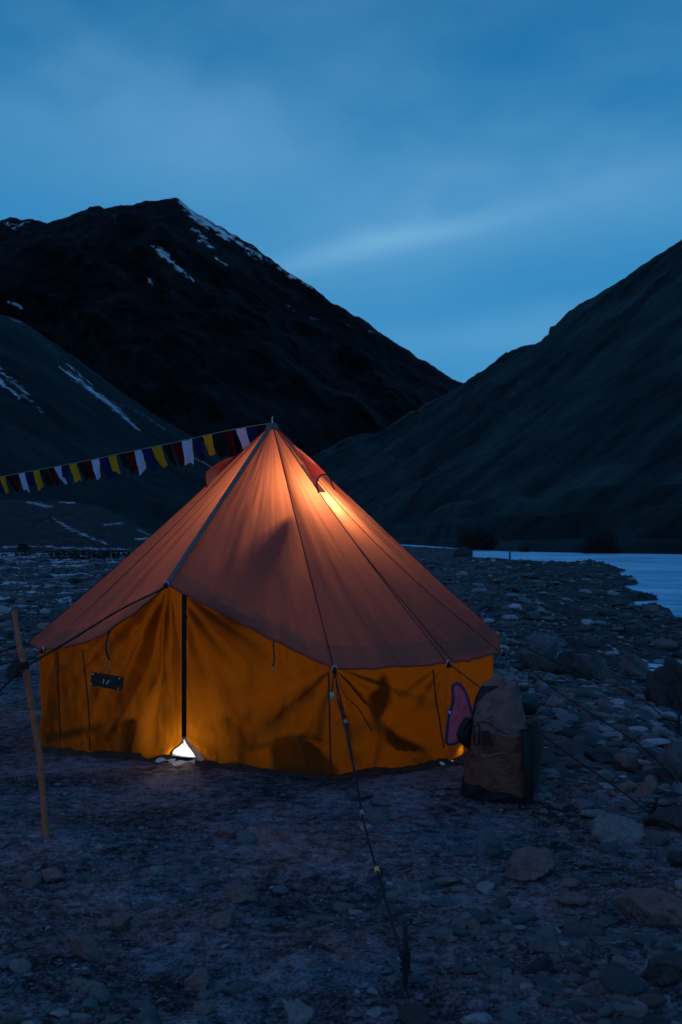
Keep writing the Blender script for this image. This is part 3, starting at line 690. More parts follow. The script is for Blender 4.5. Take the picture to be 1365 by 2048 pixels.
# small turned-down valance under the hem keeps the edge thick
def ribbon(P, out, w, lift, n=1):
    """strip of width w along polyline P, standing `lift` off the cloth along `out`"""
    P = np.asarray(P); T = np.gradient(P, axis=0); T /= np.linalg.norm(T, axis=1)[:, None]+1e-12; S = np.cross(T, out); S /= np.linalg.norm(S, axis=1)[:, None]+1e-12
    a = P+out*lift-S*w/2; b = P+out*(lift+.0015); c = P+out*lift+S*w/2
    V = np.stack([a, b, c, P+out*(lift-.003)+S*w/2, P+out*(lift-.003)-S*w/2], 1)
    n_ = len(P); Fc = []
    for i in range(n_-1):
        for k in range(5): Fc.append((i*5+k, i*5+(k+1) % 5, (i+1)*5+(k+1) % 5, (i+1)*5+k))
    return V.reshape(-1, 3), Fc
vsx = np.linspace(0, 1, 60)
for i in range(NE):
    P = seam_pt(i, vsx); rad = E[i]-AP; out = np.array([rad[0], rad[1], 0]); out /= np.linalg.norm(out); nrm = out*.66+np.array([0, 0, .75]); nrm = np.tile(nrm, (60, 1))
    wd, mt, nm = ((.042, M_tape, 'ridge_tape') if i == 1 else (.008, M_seam, 'seam'))
    obj(nm, *ribbon(P, nrm, wd, .006), mt, tent)
# mid-panel stitched seams seen on the door-side panels
for (i, u0, u1) in ((3, .28, .10),):
    v_ = np.linspace(.12, 1, 50); uu = np.linspace(u0, u1, 50)
    obj('seam', *ribbon(roof_xyz(i, uu, v_), np.tile([.45, -.5, .7], (50, 1)), .008, .005), M_seam, tent)
# edge roll along the eaves
for i in range(NE):
    uu = np.linspace(0, 1, 24); P = roof_xyz(i, uu, np.ones(24)); obj('hem_roll', *tube(P, .008, 6, False), M_hem, tent)

# ---- walls
WALLV = []
def wall(name, top, bot, disp, nu=90, nv=60, mat=M_wall, edge_mask=lambda u: sstep(0, .04, u)*sstep(1, .96, u)):
    uu, vv = np.meshgrid(np.linspace(0, 1, nu), np.linspace(0, 1, nv), indexing='ij')
    T_ = top(uu[:, 0]); B_ = bot(uu[:, 0]); P = T_[:, None]*(1-vv[..., None])+B_[:, None]*vv[..., None]
    ch = B_[-1]-B_[0]; n = np.array([ch[1], -ch[0], 0]); n /= np.linalg.norm(n)
    mid = (B_[0]+B_[-1])/2-cen
    if np.dot(mid[:2], n[:2]) < 0: n = -n
    d, lat = disp(uu, vv, P); d = d*edge_mask(uu)+.018*fbm(P[..., 0]*9, P[..., 1]*9+vv*3, 31, 3)*vv*edge_mask(uu); t_ = ch/np.linalg.norm(ch)
    P = P+n*d[..., None]+t_*lat[..., None]
    if name == 'door_flap' and nu == 170: P[..., 2] += .045*sstep(.78, .88, uu)*sstep(.88, 1, vv)
    o = obj(name, P.reshape(-1, 3), gridF(nu, nv), mat, tent); WALLV.append((P, n)); return P, n, o
def inset(p, k=.07, dz=.035):
    d = cen-p; d[2] = 0; d /= np.linalg.norm(d); return p+d*k-np.array([0, 0, dz])*0+np.array([0, 0, dz])
def eave_pts(i, u): return roof_xyz(i, np.asarray(u, float), np.ones_like(u))
UZ = .085        # the zip hangs a little right of the door peak
def mkpoly(pts):
    pts = np.array(pts); L_ = np.r_[0, np.cumsum(np.linalg.norm(np.diff(pts, axis=0), axis=1))]; L_ /= L_[-1]
    return lambda u: np.stack([np.interp(u, L_, pts[:, k]) for k in range(3)], -1)
def top_edge(segs, samples=30):
    pts = []
    for (i, a, b) in segs:
        for u in np.linspace(a, b, samples): pts.append(inset(eave_pts(i, np.array([u]))[0], .06, .016))
    return mkpoly(pts)
PEAK = E[1]
def pleat(P, org, k, amp, r0, fall, ph=0, lo=-10, hi=10):
    """folds that fan out from a point where the cloth is gathered"""
    d = P-org; r = np.linalg.norm(d, axis=-1); th = np.arctan2(-(P[..., 2]-org[2]), d[..., 0])
    th = th+.05*fbm(r*2, th*2, 4, 2)
    s = np.sin(k*th+ph); s = np.sign(s)*np.abs(s)**.7
    return amp*s*np.minimum(r/r0, 1)*np.exp(-np.maximum(r-r0, 0)/fall)*sstep(lo, lo+.25, th)*sstep(hi, hi-.25, th)
def d_left(u, v, P):
    d = pleat(P, PEAK, 34, .030, .28, .9, .5, 1.35, 2.75)+pleat(P, PEAK, 15, .055, .5, 1.0, 1.9, 1.3, 2.8)
    d = d+.06*fbm(u*5, v*2.4, 5, 4)+.012*np.sin(pi*v)*np.sin(u*20+v*5)
    d = d+.06*np.sin(pi*v)*-1*4*u*(1-u)*.6
    # wide sweep of cloth up from the left peg towards the door
    d = d+.03*np.exp(-((v-.95+.38*u)/.05)**2)*sstep(0, .3, u)*sstep(1, .7, u)-.02*np.exp(-((v-.60-.25*(1-u))/.06)**2)
    d = d*sstep(1, .985, v)+.02*v**8
    lat = -(.105*sstep(.84, 1., v)**1.0*np.exp(-(1-u)/.05))
    return d, lat
def d_right(u, v, P):
    d = pleat(P, PEAK, 20, .040, .35, .9, .2, .35, 1.6)
    d = d+.055*fbm(u*4+9, v*2.2, 15, 4)+pleat(P, E[2], 9, .035, .5, .5, .4, 1.6, 2.9)
    d = d-.035*np.sin(pi*v)*4*u*(1-u)
    d = d+.022*np.exp(-((v-.80-.10*np.sin(u*5))/.035)**2)
    d = d*sstep(1, .985, v)+.02*v**8
    lat = (.115*sstep(.84, 1., v)**1.0*np.exp(-u/.05))
    return d, lat
def d_e(u, v, P):
    d = pleat(P, E[2], 13, .045, .35, .6, 1.2, .25, 1.5)+.045*fbm(u*4+3, v*2.6, 25, 4)
    d = d-.055*np.exp(-((v-.25-.72*u)/.10)**2)*sstep(0, .15, u)+.03*np.exp(-((v-.62-.30*u)/.06)**2)*sstep(.3, .5, u)
    d = d+pleat(P, E[3], 16, .016, .2, .35, 0, 1.5, 3.0)
    return d*sstep(1, .97, v), 0*u
def d_gen(s):
    def f(u, v, P): return (.03*fbm(u*4+s, v*2.4, s, 4)+.02*np.sin(u*17+s)*np.sin(pi*v)*sstep(1, .5, v))*sstep(1, .97, v), 0*u
    return f
zb_ = g0(370, 1524)
def lift_bottom(pts, dz):
    pts = np.array(pts, float); pts[:, 2] += dz; return mkpoly(pts)
LP, Ln, lo_ = wall('door_flap', top_edge([(0, 0, 1), (1, 0, UZ)]), mkpoly([Bp[0], zb_*.6+Bp[0]*.4, zb_]), d_left, 170, 90)
RP, Rn, ro_ = wall('door_flap', top_edge([(1, UZ, 1)]), mkpoly([zb_, Bp[2]]), d_right, 150, 90)
lo_['label'] = 'left door flap with deep folds'; ro_['label'] = 'right door flap, smoother'
E3P, E3n, _ = wall('wall_panel', top_edge([(2, 0, 1)]), lift_bottom([Bp[2], Bp[2]*.3+Bp[3]*.7, Bp[3]+np.array([0, 0, .0])], .0), d_e, 110, 70)
# right wall lifts off the ground near its far end, so light leaks out
for i in range(3, NE):
    j = (i+1) % NE
    wall('wall_panel', top_edge([(i, 0, 1)]), mkpoly([Bp[i]+[0, 0, .02], (Bp[i]+Bp[j])/2+np.array([0, 0, .035]), Bp[j]+[0, 0, .02]]), d_gen(i*3), 40, 30)

M_mud = simple('muddy_skirt', (.035, .022, .014), (.08, .05, .03), 18, .95, .9, .02)
for (P, n) in list(WALLV)[:6]:
    Lb = P[::2, -1]; m_ = len(Lb); V = []
    for k, p in enumerate(Lb):
        wq = .035+.05*float(vn(p[0]*9, p[1]*9, 3)); op = 1.
        if abs(p[0]+1.06) < .10 and abs(p[1]-6.9) < .2: op = .2
        for f, z in ((-.2, .035), (.12, .028), (.6, .014), (1., .002)):
            V.append(np.array([p[0], p[1], 0])+n*(wq*f*op)+np.array([0, 0, z+.008*float(fbm(np.array([p[0]*22+f*5]), np.array([p[1]*22]), 5, 2)[0])]))
    obj('mud_skirt', V, gridF(m_, 4), M_mud, tent)
def on_wall(P, px, py):
    qx, qy = proj(P); k = np.argmin((qx-px)**2+(qy-py)**2); return P.reshape(-1, 3)[k]
def wall_line(P, n, pts, lift=.012, m=30):
    q = curve([(a, b, 0) for a, b in pts], m); return np.array([on_wall(P, x, y) for x, y, _ in q])+n*lift
def smooth(P, k=2):
    P = P.copy()
    for _ in range(k): P[1:-1] = (P[:-2]+2*P[1:-1]+P[2:])/4
    return P
# zip: edge of the two flaps down to the open corner
zl = smooth(LP[-1, :77], 3)+Ln*.004
obj('zip', *ribbon(zl, np.tile(Ln, (len(zl), 1)), .036, .008), M_zip, tent)
pull = obj('zip_pull', *tube([zl[-1]+Ln*.015, zl[-1]+Ln*.018-np.array([0, 0, .04])], .005, 6), M_metal, tent)
obj('toggle', *tube([zl[14]+Ln*.02, zl[14]+Ln*.02+np.array([.045, 0, -.002])], .006, 6), M_zip, tent)
# piping round the open corner
obj('flap_edge', *tube(smooth(LP[-1, 75:], 2)+Ln*.004, .0055, 6), M_zip, tent)
obj('flap_edge', *tube(smooth(RP[0, 75:], 2)+Rn*.004, .0055, 6), M_zip, tent)
# turned-back cream corner of the lining either side of the opening
def turned(P, n, side):
    a = P[-1 if side < 0 else 0, 75:]; m = len(a); V = []
    for k in range(m):
        f = k/(m-1)
        for q in np.linspace(0, 1, 8):
            V.append(a[k]+np.array([side*(.010+.095*f**1.2)*q, 0, -.01*q*f])+n*(.012+.035*f*sin(pi*q)+.006*sin(9*q+3*f)))
    V = np.array(V); V[:, 2] = np.maximum(V[:, 2], .012)
    obj('lining_corner', V, gridF(m, 8), M_flap, tent)
turned(RP, Rn, 1)
V_ = []
# wall seams
for P, n, pts in ((LP, Ln, [(116, 1305), (119, 1400), (122, 1490)]), (LP, Ln, [(166, 1300), (172, 1350), (179, 1420), (181, 1500)]),
                  (RP, Rn, [(658, 1345), (660, 1420), (662, 1530)]), (E3P, E3n, [(866, 1340), (872, 1400), (888, 1495)])):
    L_ = smooth(wall_line(P, n, pts, .004, 24), 3)
    obj('wall_seam', *ribbon(L_, np.tile(n, (len(L_), 1)), .010, .003), M_wseam if P is not RP else M_seam, tent)
# metal rings at the corners
def ringmesh(c, n, w, h, r=.004):
    t_ = np.cross([0, 0, 1], n); t_ /= np.linalg.norm(t_)
    pts = [c+t_*(w/2*cos(q))*1.15+np.array([0, 0, h/2*sin(q)])*1.1 for q in np.linspace(0, 2*pi, 17)]
    return tube(pts, r, 6, False)
RING = {}
for i in (0, 1, 2, 3, 4, 12):
    d = E[i]-cen; d[2] = 0; d /= np.linalg.norm(d); c = E[i]+d*.02+np.array([0, 0, .0]); RING[i] = c
    obj('ring', *ringmesh(c, d, .027, .036, .003), M_metal, tent)
    obj('ring_tab', *box(c+np.array([0, 0, -.012])+d*.004, (.028, .012, .03)), M_zip, tent)
# vent hoods
def hood(apex, arch, name_out, lipn=np.array([0, 0, 1.]), m=12, rows=12):
    """apex point on the roof; arch: points of the open mouth"""
    arch = curve(arch, 18); V = []
    for k in range(rows):
        f = k/(rows-1)
        for a in arch:
            p = apex*(1-f)+a*f; V.append(p+np.array([0, 0, .012*sin(pi*f)]))
    o = obj('vent_hood', V, gridF(rows, len(arch)), M_roof, tent); obj('hood_rim', *tube(arch, .006, 6), M_seam, o)
hA = at(587, 892, 8.12)
hood(hA+np.array([.0, -.03, .01]), [at(637, 985, 7.62), at(634, 966, 7.56), at(641, 952, 7.60), at(653, 949, 7.72), at(660, 957, 7.80), at(669, 979, 7.86)], None)
hood(at(470, 912, 8.3), [at(414, 975, 8.05), at(411, 955, 7.98), at(414, 942, 8.0), at(428, 934, 8.12), at(444, 940, 8.3)], None)
# cap, pole
capP = [(AP+np.array([.055*cos(q), .055*sin(q), -.045])) for q in np.linspace(0, 2*pi, 17)]
Vc = []; prof_ = [(.058, -.055), (.060, -.035), (.050, -.02), (.048, 0), (.030, .014), (.010, .022)]
for (r_, z_) in prof_:
    for q in range(16): Vc.append(AP+np.array([r_*(1+.06*sin(q*4))*cos(2*pi*q/16), r_*(1+.06*sin(q*4))*sin(2*pi*q/16), z_]))
Fc_ = [(a*16+k, a*16+(k+1) % 16, (a+1)*16+(k+1) % 16, (a+1)*16+k) for a in range(5) for k in range(16)]
obj('apex_cap', Vc, Fc_, M_tape, tent)
obj('pole_tip', *tube([AP+[0, 0, .01], AP+[0, 0, .05], AP+[.002, 0, .075]], [.006, .005, .003], 8), M_metal, tent)
obj('centre_pole', *tube([np.array([TC[0], TC[1], .0]), AP-[0, 0, .03]], .019, 12), M_metal, tent)
gs = [p*.965+cen*.035 for p in Bp]; gs = np.array(gs); gs[:, 2] = .018
gp = [np.array([cen[0], cen[1], .018])]+list(gs); obj('groundsheet', gp, [(0, 1+k, 1+(k+1) % NE) for k in range(NE)], M_floor, tent)
obj('bounce_mat', *box([-1.05, 7.27, .026], (.46, .66, .008), Matrix.Rotation(-.34, 3, 'Z')), M_catch, tent)  # pale mat added to bounce light at the door opening
# pale strips added where the wall is lifted, to catch the leaking light
def lip(a, b, w=.05, z=.022):
    a = np.array(a); b = np.array(b); m_ = 14; d = (a+b)/2-cen; d[2] = 0; d /= np.linalg.norm(d); V = []
    for k in range(m_):
        f = k/(m_-1); p = a*(1-f)+b*f
        for q in (0, .5, 1): V.append(p+d*(w*(q-.4)*(.7+.5*sin(f*7)))+np.array([0, 0, z+.006*sin(f*9+q*3)-.012*q]))
    return V, gridF(m_, 3)
obj('leak_strip', *lip(g0(880, 1533), g0(936, 1513), .03), M_catch, tent)
obj('leak_strip', *lip(g0(314, 1524), g0(350, 1526), .045), M_catch, tent)
obj('leak_strip', *lip(g0(348, 1531), g0(396, 1526), .05), M_catch, tent)
# ties hanging from the eave
obj('eave_tie', *tube(curve([at(547, 1281, 6.40), at(548, 1300, 6.38), at(549, 1322, 6.38), at(546, 1334, 6.38)], 14), [.004]*7+[.006]*(14-7) if False else .0055, 6), M_zip, tent)
obj('tie_end', *tube([at(546, 1333, 6.38), at(545, 1345, 6.38)], [.006, .008], 6), M_cord, tent)
obj('eave_tie', *tube(curve([at(220, 1262, 6.86), at(213, 1285, 6.84), at(214, 1305, 6.84), at(220, 1320, 6.84)], 14), .0065, 6), M_wseam, tent)
tg = obj('label_tag', *box(at(664, 1392, 6.2), (.026, .004, .050)), M_flap, tent)
obj('tag_cord', *tube(curve([RING[2], at(667, 1360, 6.18), at(664, 1384, 6.19)], 8), .004, 6), M_zip, tent)

# lamp hanging under the roof, right of the pole
LPOS = at(652, 1008, 7.92)+np.array([-.07, .08, -.09])
lan = empty('lantern', LPOS); tag(lan, 'lamp hung inside, seen as the bright glow on the roof canvas below the vent hood', 'lamp')
def emis(name, c, s):
    m, t, o = newmat(name); e_ = N(t, 'ShaderNodeEmission'); e_.inputs[0].default_value = col4(c); e_.inputs[1].default_value = s; t.links.new(e_.outputs[0], o.inputs[0]); return m
Vb, Fb = ICO[2]; obj('bulb', Vb*.028+LPOS, Fb, emis('bulb_glow', (1, .85, .6), 3), lan)
obj('cap', *tube([LPOS+[0, 0, .03], LPOS+[0, 0, .07]], .022, 10), M_zip, lan)
pl = bpy.data.lights.new('lantern_light', 'POINT'); plo = bpy.data.objects.new('lantern_light', pl); C.objects.link(plo); plo.parent = lan
plo.location = (0, 0, 0); pl.energy = 36; pl.color = (1, .84, .58); pl.shadow_soft_size = .05
# second, small lantern standing on the floor by the door
l2 = empty('floor_lantern', (-1.0, 7.62, .02)); tag(l2, 'white lantern on the floor inside, seen as light in the open door corner', 'lamp')
c2 = np.array([-1.0, 7.62, .02]); c3 = zb_-Ln*.10+np.array([0, 0, .06])
obj('base', *tube([c2, c2+[0, 0, .03]], .045, 14), M_zip, l2); obj('glass', *tube([c3+[0, 0, .45], c3+[0, 0, .47]], .03, 14), emis('lantern_white', (1, .95, .82), 5), l2); obj('hood', *tube([c3+[0, 0, .47], c3+[0, 0, .51]], [.07, .03], 14), M_zip, l2); obj('arm', *tube(curve([c2, c2+[0, 0, .40], c2+[0, -.15, .50], c3+[0, 0, .50]], 20), .006, 6), M_zip, l2)
sp = bpy.data.lights.new('floor_lantern_light', 'SPOT'); spo = bpy.data.objects.new('floor_lantern_light', sp); C.objects.link(spo); spo.parent = l2
pp = zb_-Ln*.10+np.array([0, 0, .50]); spo.location = tuple(pp-np.array(l2.location)); sp.energy = 42; sp.color = (1, .93, .78); sp.spot_size = radians(54); sp.spot_blend = .35; sp.shadow_soft_size = .03
spo.rotation_euler = Vector(tuple(pp-(zb_-Ln*.24+np.array([0, 0, .06])))).to_track_quat('Z', 'Y').to_euler()
wb = empty('bounce_box', zb_-Ln*.32); tag(wb, 'added white box inside, reflecting light to fill the open door corner', 'box')  # added reflector, turns the spot above it into white at the opening
obj('shell', *box(zb_-Ln*.32+np.array([0, 0, .15]), (.40, .16, .26), Matrix.Rotation(math.atan2(Ln[1], Ln[0])+pi/2, 3, 'Z')), simple('white_reflector', (.8, .8, .78), (.86, .86, .84), 6, .5), wb, False)
obj('lid', *box(zb_-Ln*.32+np.array([0, 0, .295]), (.42, .18, .03), Matrix.Rotation(math.atan2(Ln[1], Ln[0])+pi/2, 3, 'Z')), M_zip, wb, False)

sq = bpy.data.lights.new('strip_fill_spot', 'SPOT'); sqo = bpy.data.objects.new('strip_fill_spot', sq); C.objects.link(sqo); sqo.parent = l2  # added spot, lights the pale strip outside the door
sq.energy = 1.3; sq.color = (1, .93, .78); sq.spot_size = radians(70); sq.spot_blend = .5; sq.shadow_soft_size = .02; pq = zb_-Ln*.15+np.array([-.10, 0, .07]); sqo.location = tuple(pq-np.array(l2.location))
sqo.rotation_euler = Vector(tuple(pq-g0(345, 1529))).to_track_quat('Z', 'Y').to_euler()
tl = empty('leak_spot', (.80, 7.05, .12)); tag(tl, 'added unseen torch lying inside, seen only as light leaking under the right wall', 'lamp')  # added spot with no visible source, brightens the right wall gap
obj('barrel', *tube([np.array([.80, 7.05, .12]), np.array([.72, 7.25, .16])], .018, 10), M_zip, tl)
ts = bpy.data.lights.new('leak_spot_light', 'SPOT'); tso = bpy.data.objects.new('leak_spot_light', ts); C.objects.link(tso); tso.parent = tl
ts.energy = .5; ts.color = (1, .9, .6); ts.spot_size = radians(75); ts.spot_blend = .4; ts.shadow_soft_size = .02; tso.location = (0, -.03, 0)
tso.rotation_euler = Vector((-.10, .22, .34)).to_track_quat('Z', 'Y').to_euler()
# unseen things added inside the tent to throw shadows on the canvas
def lump(name, c, s, seed, mat, label, cat, sub=3):
    P, Fc = rockshape(sub, seed, 1, 1, 16, .05, 6); P = P*np.array(s)+np.array(c)
    P[:, 2] = np.maximum(P[:, 2], .02); o = obj(name, P-np.array(c)*0, Fc, mat); tag(o, label, cat); return o
M_cloth_in = simple('blocker_cloth', (.10, .08, .08), scale=12)  # cloth of the added shadow casters
def shadow_thing(name, P, px, py, frac, s, seed, label, cat, to_floor=True):
    w = on_wall(P, px, py); dd = LPOS-w; dd[2] = 0; hd = np.linalg.norm(dd); k_ = (s[1]+.22)/hd if to_floor else frac; c = w+(LPOS-w)*k_
    Q, Fc = rockshape(4, seed, 1, 1, 14, .05, 5); Q = Q*np.array(s)
    if to_floor: Q[:, 2] = np.where(Q[:, 2] < 0, Q[:, 2]*max((c[2]-.03)/s[2], .1), Q[:, 2])
    o = obj(name, Q, Fc, M_cloth_in); o.location = tuple(c); tag(o, label, cat)
shadow_thing('bedding_blocker', RP, 440, 1490, .10, (.26, .08, .13), 3, 'added unseen bedding, casting a low shadow at the foot of the right door flap', 'bedding')
shadow_thing('bedding_blocker', RP, 585, 1520, .12, (.20, .09, .10), 5, 'added unseen bedding inside the tent, casting a shadow near the front corner', 'bedding')
shadow_thing('bedding_blocker', LP, 250, 1480, .10, (.28, .09, .07), 7, 'added unseen bedding inside the tent, shading the foot of the left door flap', 'bedding')
wr = roof_xyz(1, np.array([.45]), np.array([.75]))[0]; cj = LPOS+(wr-LPOS)*.33
Q, Fc = rockshape(4, 31, 1, 1, 14, .05, 5); o = obj('blocker', Q*np.array([.070, .040, .11]), Fc, M_cloth_in); o.location = tuple(cj); o.rotation_euler = (0, .25, .5)  # shape added between lamp and roof panel to cast a soft shadow
tag(o, 'jacket added unseen near the lamp, casting a dark patch on the front roof panel', 'blocker')
# slim pointed shape, unseen, added to cast its outline on the front right wall
w_ = on_wall(E3P, 766, 1358); c_ = w_+(LPOS-w_)*.28
qn = empty('silhouette', (c_[0], c_[1], .02)); tag(qn, 'added unseen pointed umbrella inside the tent, its leaf-shaped shadow on the front right wall', 'silhouette')
zz = np.linspace(c_[2]+.03, c_[2]-.26, 12); obj('leaf_shape', *tube([np.array([c_[0], c_[1], z]) for z in zz], .052*np.sin(np.linspace(.12, pi-.4, 12))**.8, 12), M_cloth_in, qn)
obj('shaft', *tube([[c_[0], c_[1], .02], [c_[0], c_[1], c_[2]-.2]], .005, 6), M_zip, qn)

# ------------------------------------------------------------------ door sign
sgc = on_wall(LP, 224, 1359)+Ln*.06
sg = empty('sign_board', sgc); tag(sg, 'dark wooden number board hung by a cord on the left door flap', 'sign')
sr = Matrix.Rotation(radians(5), 3, 'Y'); ang_n = math.atan2(Ln[1], Ln[0])+pi/2
R_s = np.array(Matrix.Rotation(ang_n, 3, 'Z'))@np.array(sr)
W_, H_ = .255, .094
def sgp(x, y, z): return sgc+R_s@np.array([x, y, z])
Vb_, Fb_ = [], []
nx_, = (15,)
for k in range(nx_):
    x = (k/(nx_-1)-.5)*W_
    for (yy, zz) in ((-.006, -.5), (-.006, .5), (.006, .5), (.006, -.5)): Vb_.append(sgp(x, yy, zz*H_*(1+.03*sin(k*1.3))))
Fb_ = [(k*4+q, k*4+(q+1) % 4, (k+1)*4+(q+1) % 4, (k+1)*4+q) for k in range(nx_-1) for q in range(4)]+[(0, 1, 2, 3), tuple((nx_-1)*4+q for q in (3, 2, 1, 0))]
obj('board', Vb_, Fb_, M_oldwood, sg, False)
M_scr = simple('bright_screw', (.7, .7, .72), scale=50, rough=.5)
for (x, z) in ((-.113, .037), (.104, .035), (-.118, -.034), (.101, -.036), (-.021, .006), (.017, .003), (-.023, -.011), (.008, -.012)):
    c = sgp(x, -.008, z); r_ = .0052 if abs(x) > .05 else .0058
    obj('screw', *tube([c, c+Ln*.004], r_, 8), M_scr, sg)
top_ = on_wall(LP, 222, 1280)+Ln*.03; kn = on_wall(LP, 222, 1318)+Ln*.05
obj('cord', *tube(curve([sgp(-.075, -.007, .04), (sgp(-.075, -.007, .04)+kn)/2, kn, (kn+top_)/2+[.006, 0, 0], top_+[0, 0, .08]], 24), .0022, 5), M_cord, sg)
obj('cord', *tube(curve([sgp(.064, -.007, .035), kn+[.012, 0, -.012], kn, (kn+top_)/2-[.006, 0, 0], top_+[-.004, 0, .08]], 24), .0022, 5), M_cord, sg)

# ------------------------------------------------------------------ guy ropes and pegs
def peg(px, pyt, pyb, lean, label, r=.010):
    g = gpt(px, pyb); h = (pyb-pyt)/F*g[1]; o = empty('tent_peg', g); tag(o, label, 'tent peg')
    t_ = g+np.array([lean*h, 0, h])
    obj('shaft', *tube([g-[0, 0, .08], g, g*.5+t_*.5+[.002, 0, 0], t_], [r, r, r*.95, r*.9], 8), M_peg, o)
    k = g+(t_-g)*.24; 
    q = [k+np.array([r*1.5*cos(a), r*1.5*sin(a), .010*math.floor(a/(2*pi))+.0016*a]) for a in np.linspace(0, 8*pi, 50)]
    obj('rope_wrap', *tube(q, .0045, 6), M_rope, o); return g, k, h
def rope(pts, r, label, marks=(), sag=.0, n=30):
    P = curve(pts, n); o = empty('guy_rope', P[-1]); tag(o, label, 'rope')
    # laid rope: slightly uneven thickness
    obj('cord', *tube(P, [r*(1+.12*sin(k*1.7)) for k in range(len(P))], 6), M_rope, o)
    for (f, m) in marks:
        k = int(f*(len(P)-2)); a, b = P[k], P[k]+(P[k+1]-P[k])/np.linalg.norm(P[k+1]-P[k])*.028
        obj('slider', *tube([a, b], r*2.0, 8), m, o)
    return o
pg, pk, ph = peg(811, 1852, 1972, .0, 'thin dark iron peg standing upright in the centre foreground, holding the front rope')
rope([RING[2]+[0, 0, -.02], at(693, 1452, 5.55), at(718, 1592, 4.85), at(735, 1672, 4.50), at(775, 1810, 3.95), pk], .0055,
     'long front guy rope running from the tent corner to the iron peg in the foreground', [(.20, M_cord), (.485, M_cord), (.735, M_yel)], n=60)
rope([RING[2]+[.005, 0, -.02], at(676, 1398, 5.95), at(689, 1455, 5.62), at(706, 1530, 5.2), at(722, 1600, 4.85)], .003,
     'thin slack second strand hanging beside the front guy rope', n=40)
rope([RING[2]+[.01, 0, -.02], at(690, 1390, 6.1), at(716, 1415, 6.1), at(733, 1443, 6.15), at(744, 1462, 6.2)], .003, 'short loose cord end curling across the front right wall panel', n=30)
g2, k2, _ = peg(1302, 1597, 1642, .28, 'leaning peg beside the pale angular boulder on the right', .012)
rope([RING[3], at(1000, 1405, 6.15), at(1106, 1486, 5.9), at(1230, 1573, 5.65), k2], .0042, 'guy rope running behind the duffel bag to the leaning right peg', n=40)
g3, k3, _ = peg(1355, 1425, 1472, .1, 'short peg among the shingle at the right edge, behind the large blue-grey boulder', .012)
rope([at(1005, 1282, 7.6), at(1036, 1288, 7.7), at(1152, 1342, 7.8), at(1276, 1394, 7.8), k3], .0042, 'upper guy rope crossing the dark boulder row to the right edge', n=30)
rope([RING[4], at(1044, 1326, 7.0), at(1114, 1382, 6.8), at(1172, 1420, 6.7), at(1280, 1490, 6.4), at(1338, 1545, 6.2), gpt(1365, 1575)], .0042, 'middle guy rope slanting over the shingle right of the bag', n=40)
# left side
rope([RING[1]+[0, 0, -.02], at(240, 1220, 6.25), at(150, 1275, 5.8), at(52, 1333, 5.30)], .0065, 'dark rope from the raised door peak to the crooked stick', n=30)
rope([at(48, 1335, 5.28), at(20, 1362, 5.4), gpt(-60, 1440)], .006, 'rope tail running from the crooked stick off to the left', n=20)
rope([RING[0], at(60, 1318, 7.2), at(25, 1324, 7.1), at(-60, 1350, 6.9), gpt(-130, 1400)], .005, 'rope from the left tent corner passing behind the crooked stick', n=20)
rope([RING[12], at(35, 1292, 8.0), at(0, 1304, 8.1), gpt(-120, 1345)], .009, 'thick rope from the far left tent corner to the left edge', n=20)

# crooked stick
st = empty('wooden_stick', gpt(94, 1676)); tag(st, 'crooked bare wooden stick standing upright left of the tent', 'stick')
Y0 = gpt(94, 1676)[1]
sp_ = [(95, 1690), (93, 1668), (88, 1615), (84, 1560), (78, 1500), (68, 1440), (60, 1390), (53, 1345), (47, 1325), (41, 1300), (35, 1265), (29, 1222)]
Pst = curve([at(a, b, Y0+.02*k) for k, (a, b) in enumerate(sp_)], 66)
Rst = np.interp(np.linspace(0, 1, len(Pst)), [0, .2, .5, .62, .66, 1], [.0185, .0165, .0175, .019, .0165, .0140])*(1+.05*np.sin(np.arange(len(Pst))*1.1)+.04*np.sin(np.arange(len(Pst))*.37))
obj('shaft', *tube(Pst, Rst, 12), M_wood, st)
for f in (.30, .50, .80):
    k = int(f*len(Pst)); obj('knot', ICO[2][0]*np.array([.011, .011, .014])+Pst[k]+np.array([.011*(-1)**k, -.010, 0]), ICO[2][1], M_wood, st)
kk = at(49, 1334, Y0+.14); q = [kk+np.array([.022*cos(a), .022*sin(a), .002*a-.01]) for a in np.linspace(0, 6*pi, 40)]
obj('rope_wrap', *tube(q, .005, 6), M_rope, st)

# ------------------------------------------------------------------ prayer flags
def fl_rope(px):
    y_ = np.interp(px, [-200, 0, 113, 187, 270, 312, 369, 414, 480, 538], [990, 954, 933, 919, 901, 893, 881, 870, 856, 847]); Y_ = np.interp(px, [-200, 0, 374, 538], [13.6, 11.9, 8.9, 8.30]); return at(px, y_, Y_)
xs_ = np.linspace(-200, 540, 60); str_ = empty('flag_string', fl_rope(538)); tag(str_, 'thin white string carrying the prayer flags from the tent top to the left', 'string')
Ps = np.array([fl_rope(x) for x in xs_]); Ps = smooth(Ps, 6); obj('cord', *tube(Ps, .0035, 5), M_cord, str_)
obj('side_cord', *tube([at(388, 916, 8.75), at(410, 926, 8.5), at(430, 938, 8.15)], .004, 5), M_cord, str_)
FCOL = {'yellow': (.55, .24, .012), 'green': (.004, .014, .010), 'red': (.085, .006, .009), 'white': (.50, .45, .57), 'blue': (.010, .017, .065)}
FM = {k: canvas('%s_flag_cloth' % k, v, v, .15, stain=.5) for k, v in FCOL.items()}
whites = [-75, -20, 45, 116, 191, 278, 373, 480, 597]; seq = ['white', 'blue', 'yellow', 'green', 'red']
ordw = ['far left edge', 'far left', 'left', 'second', 'third', 'fourth', 'fifth', 'right-hand']
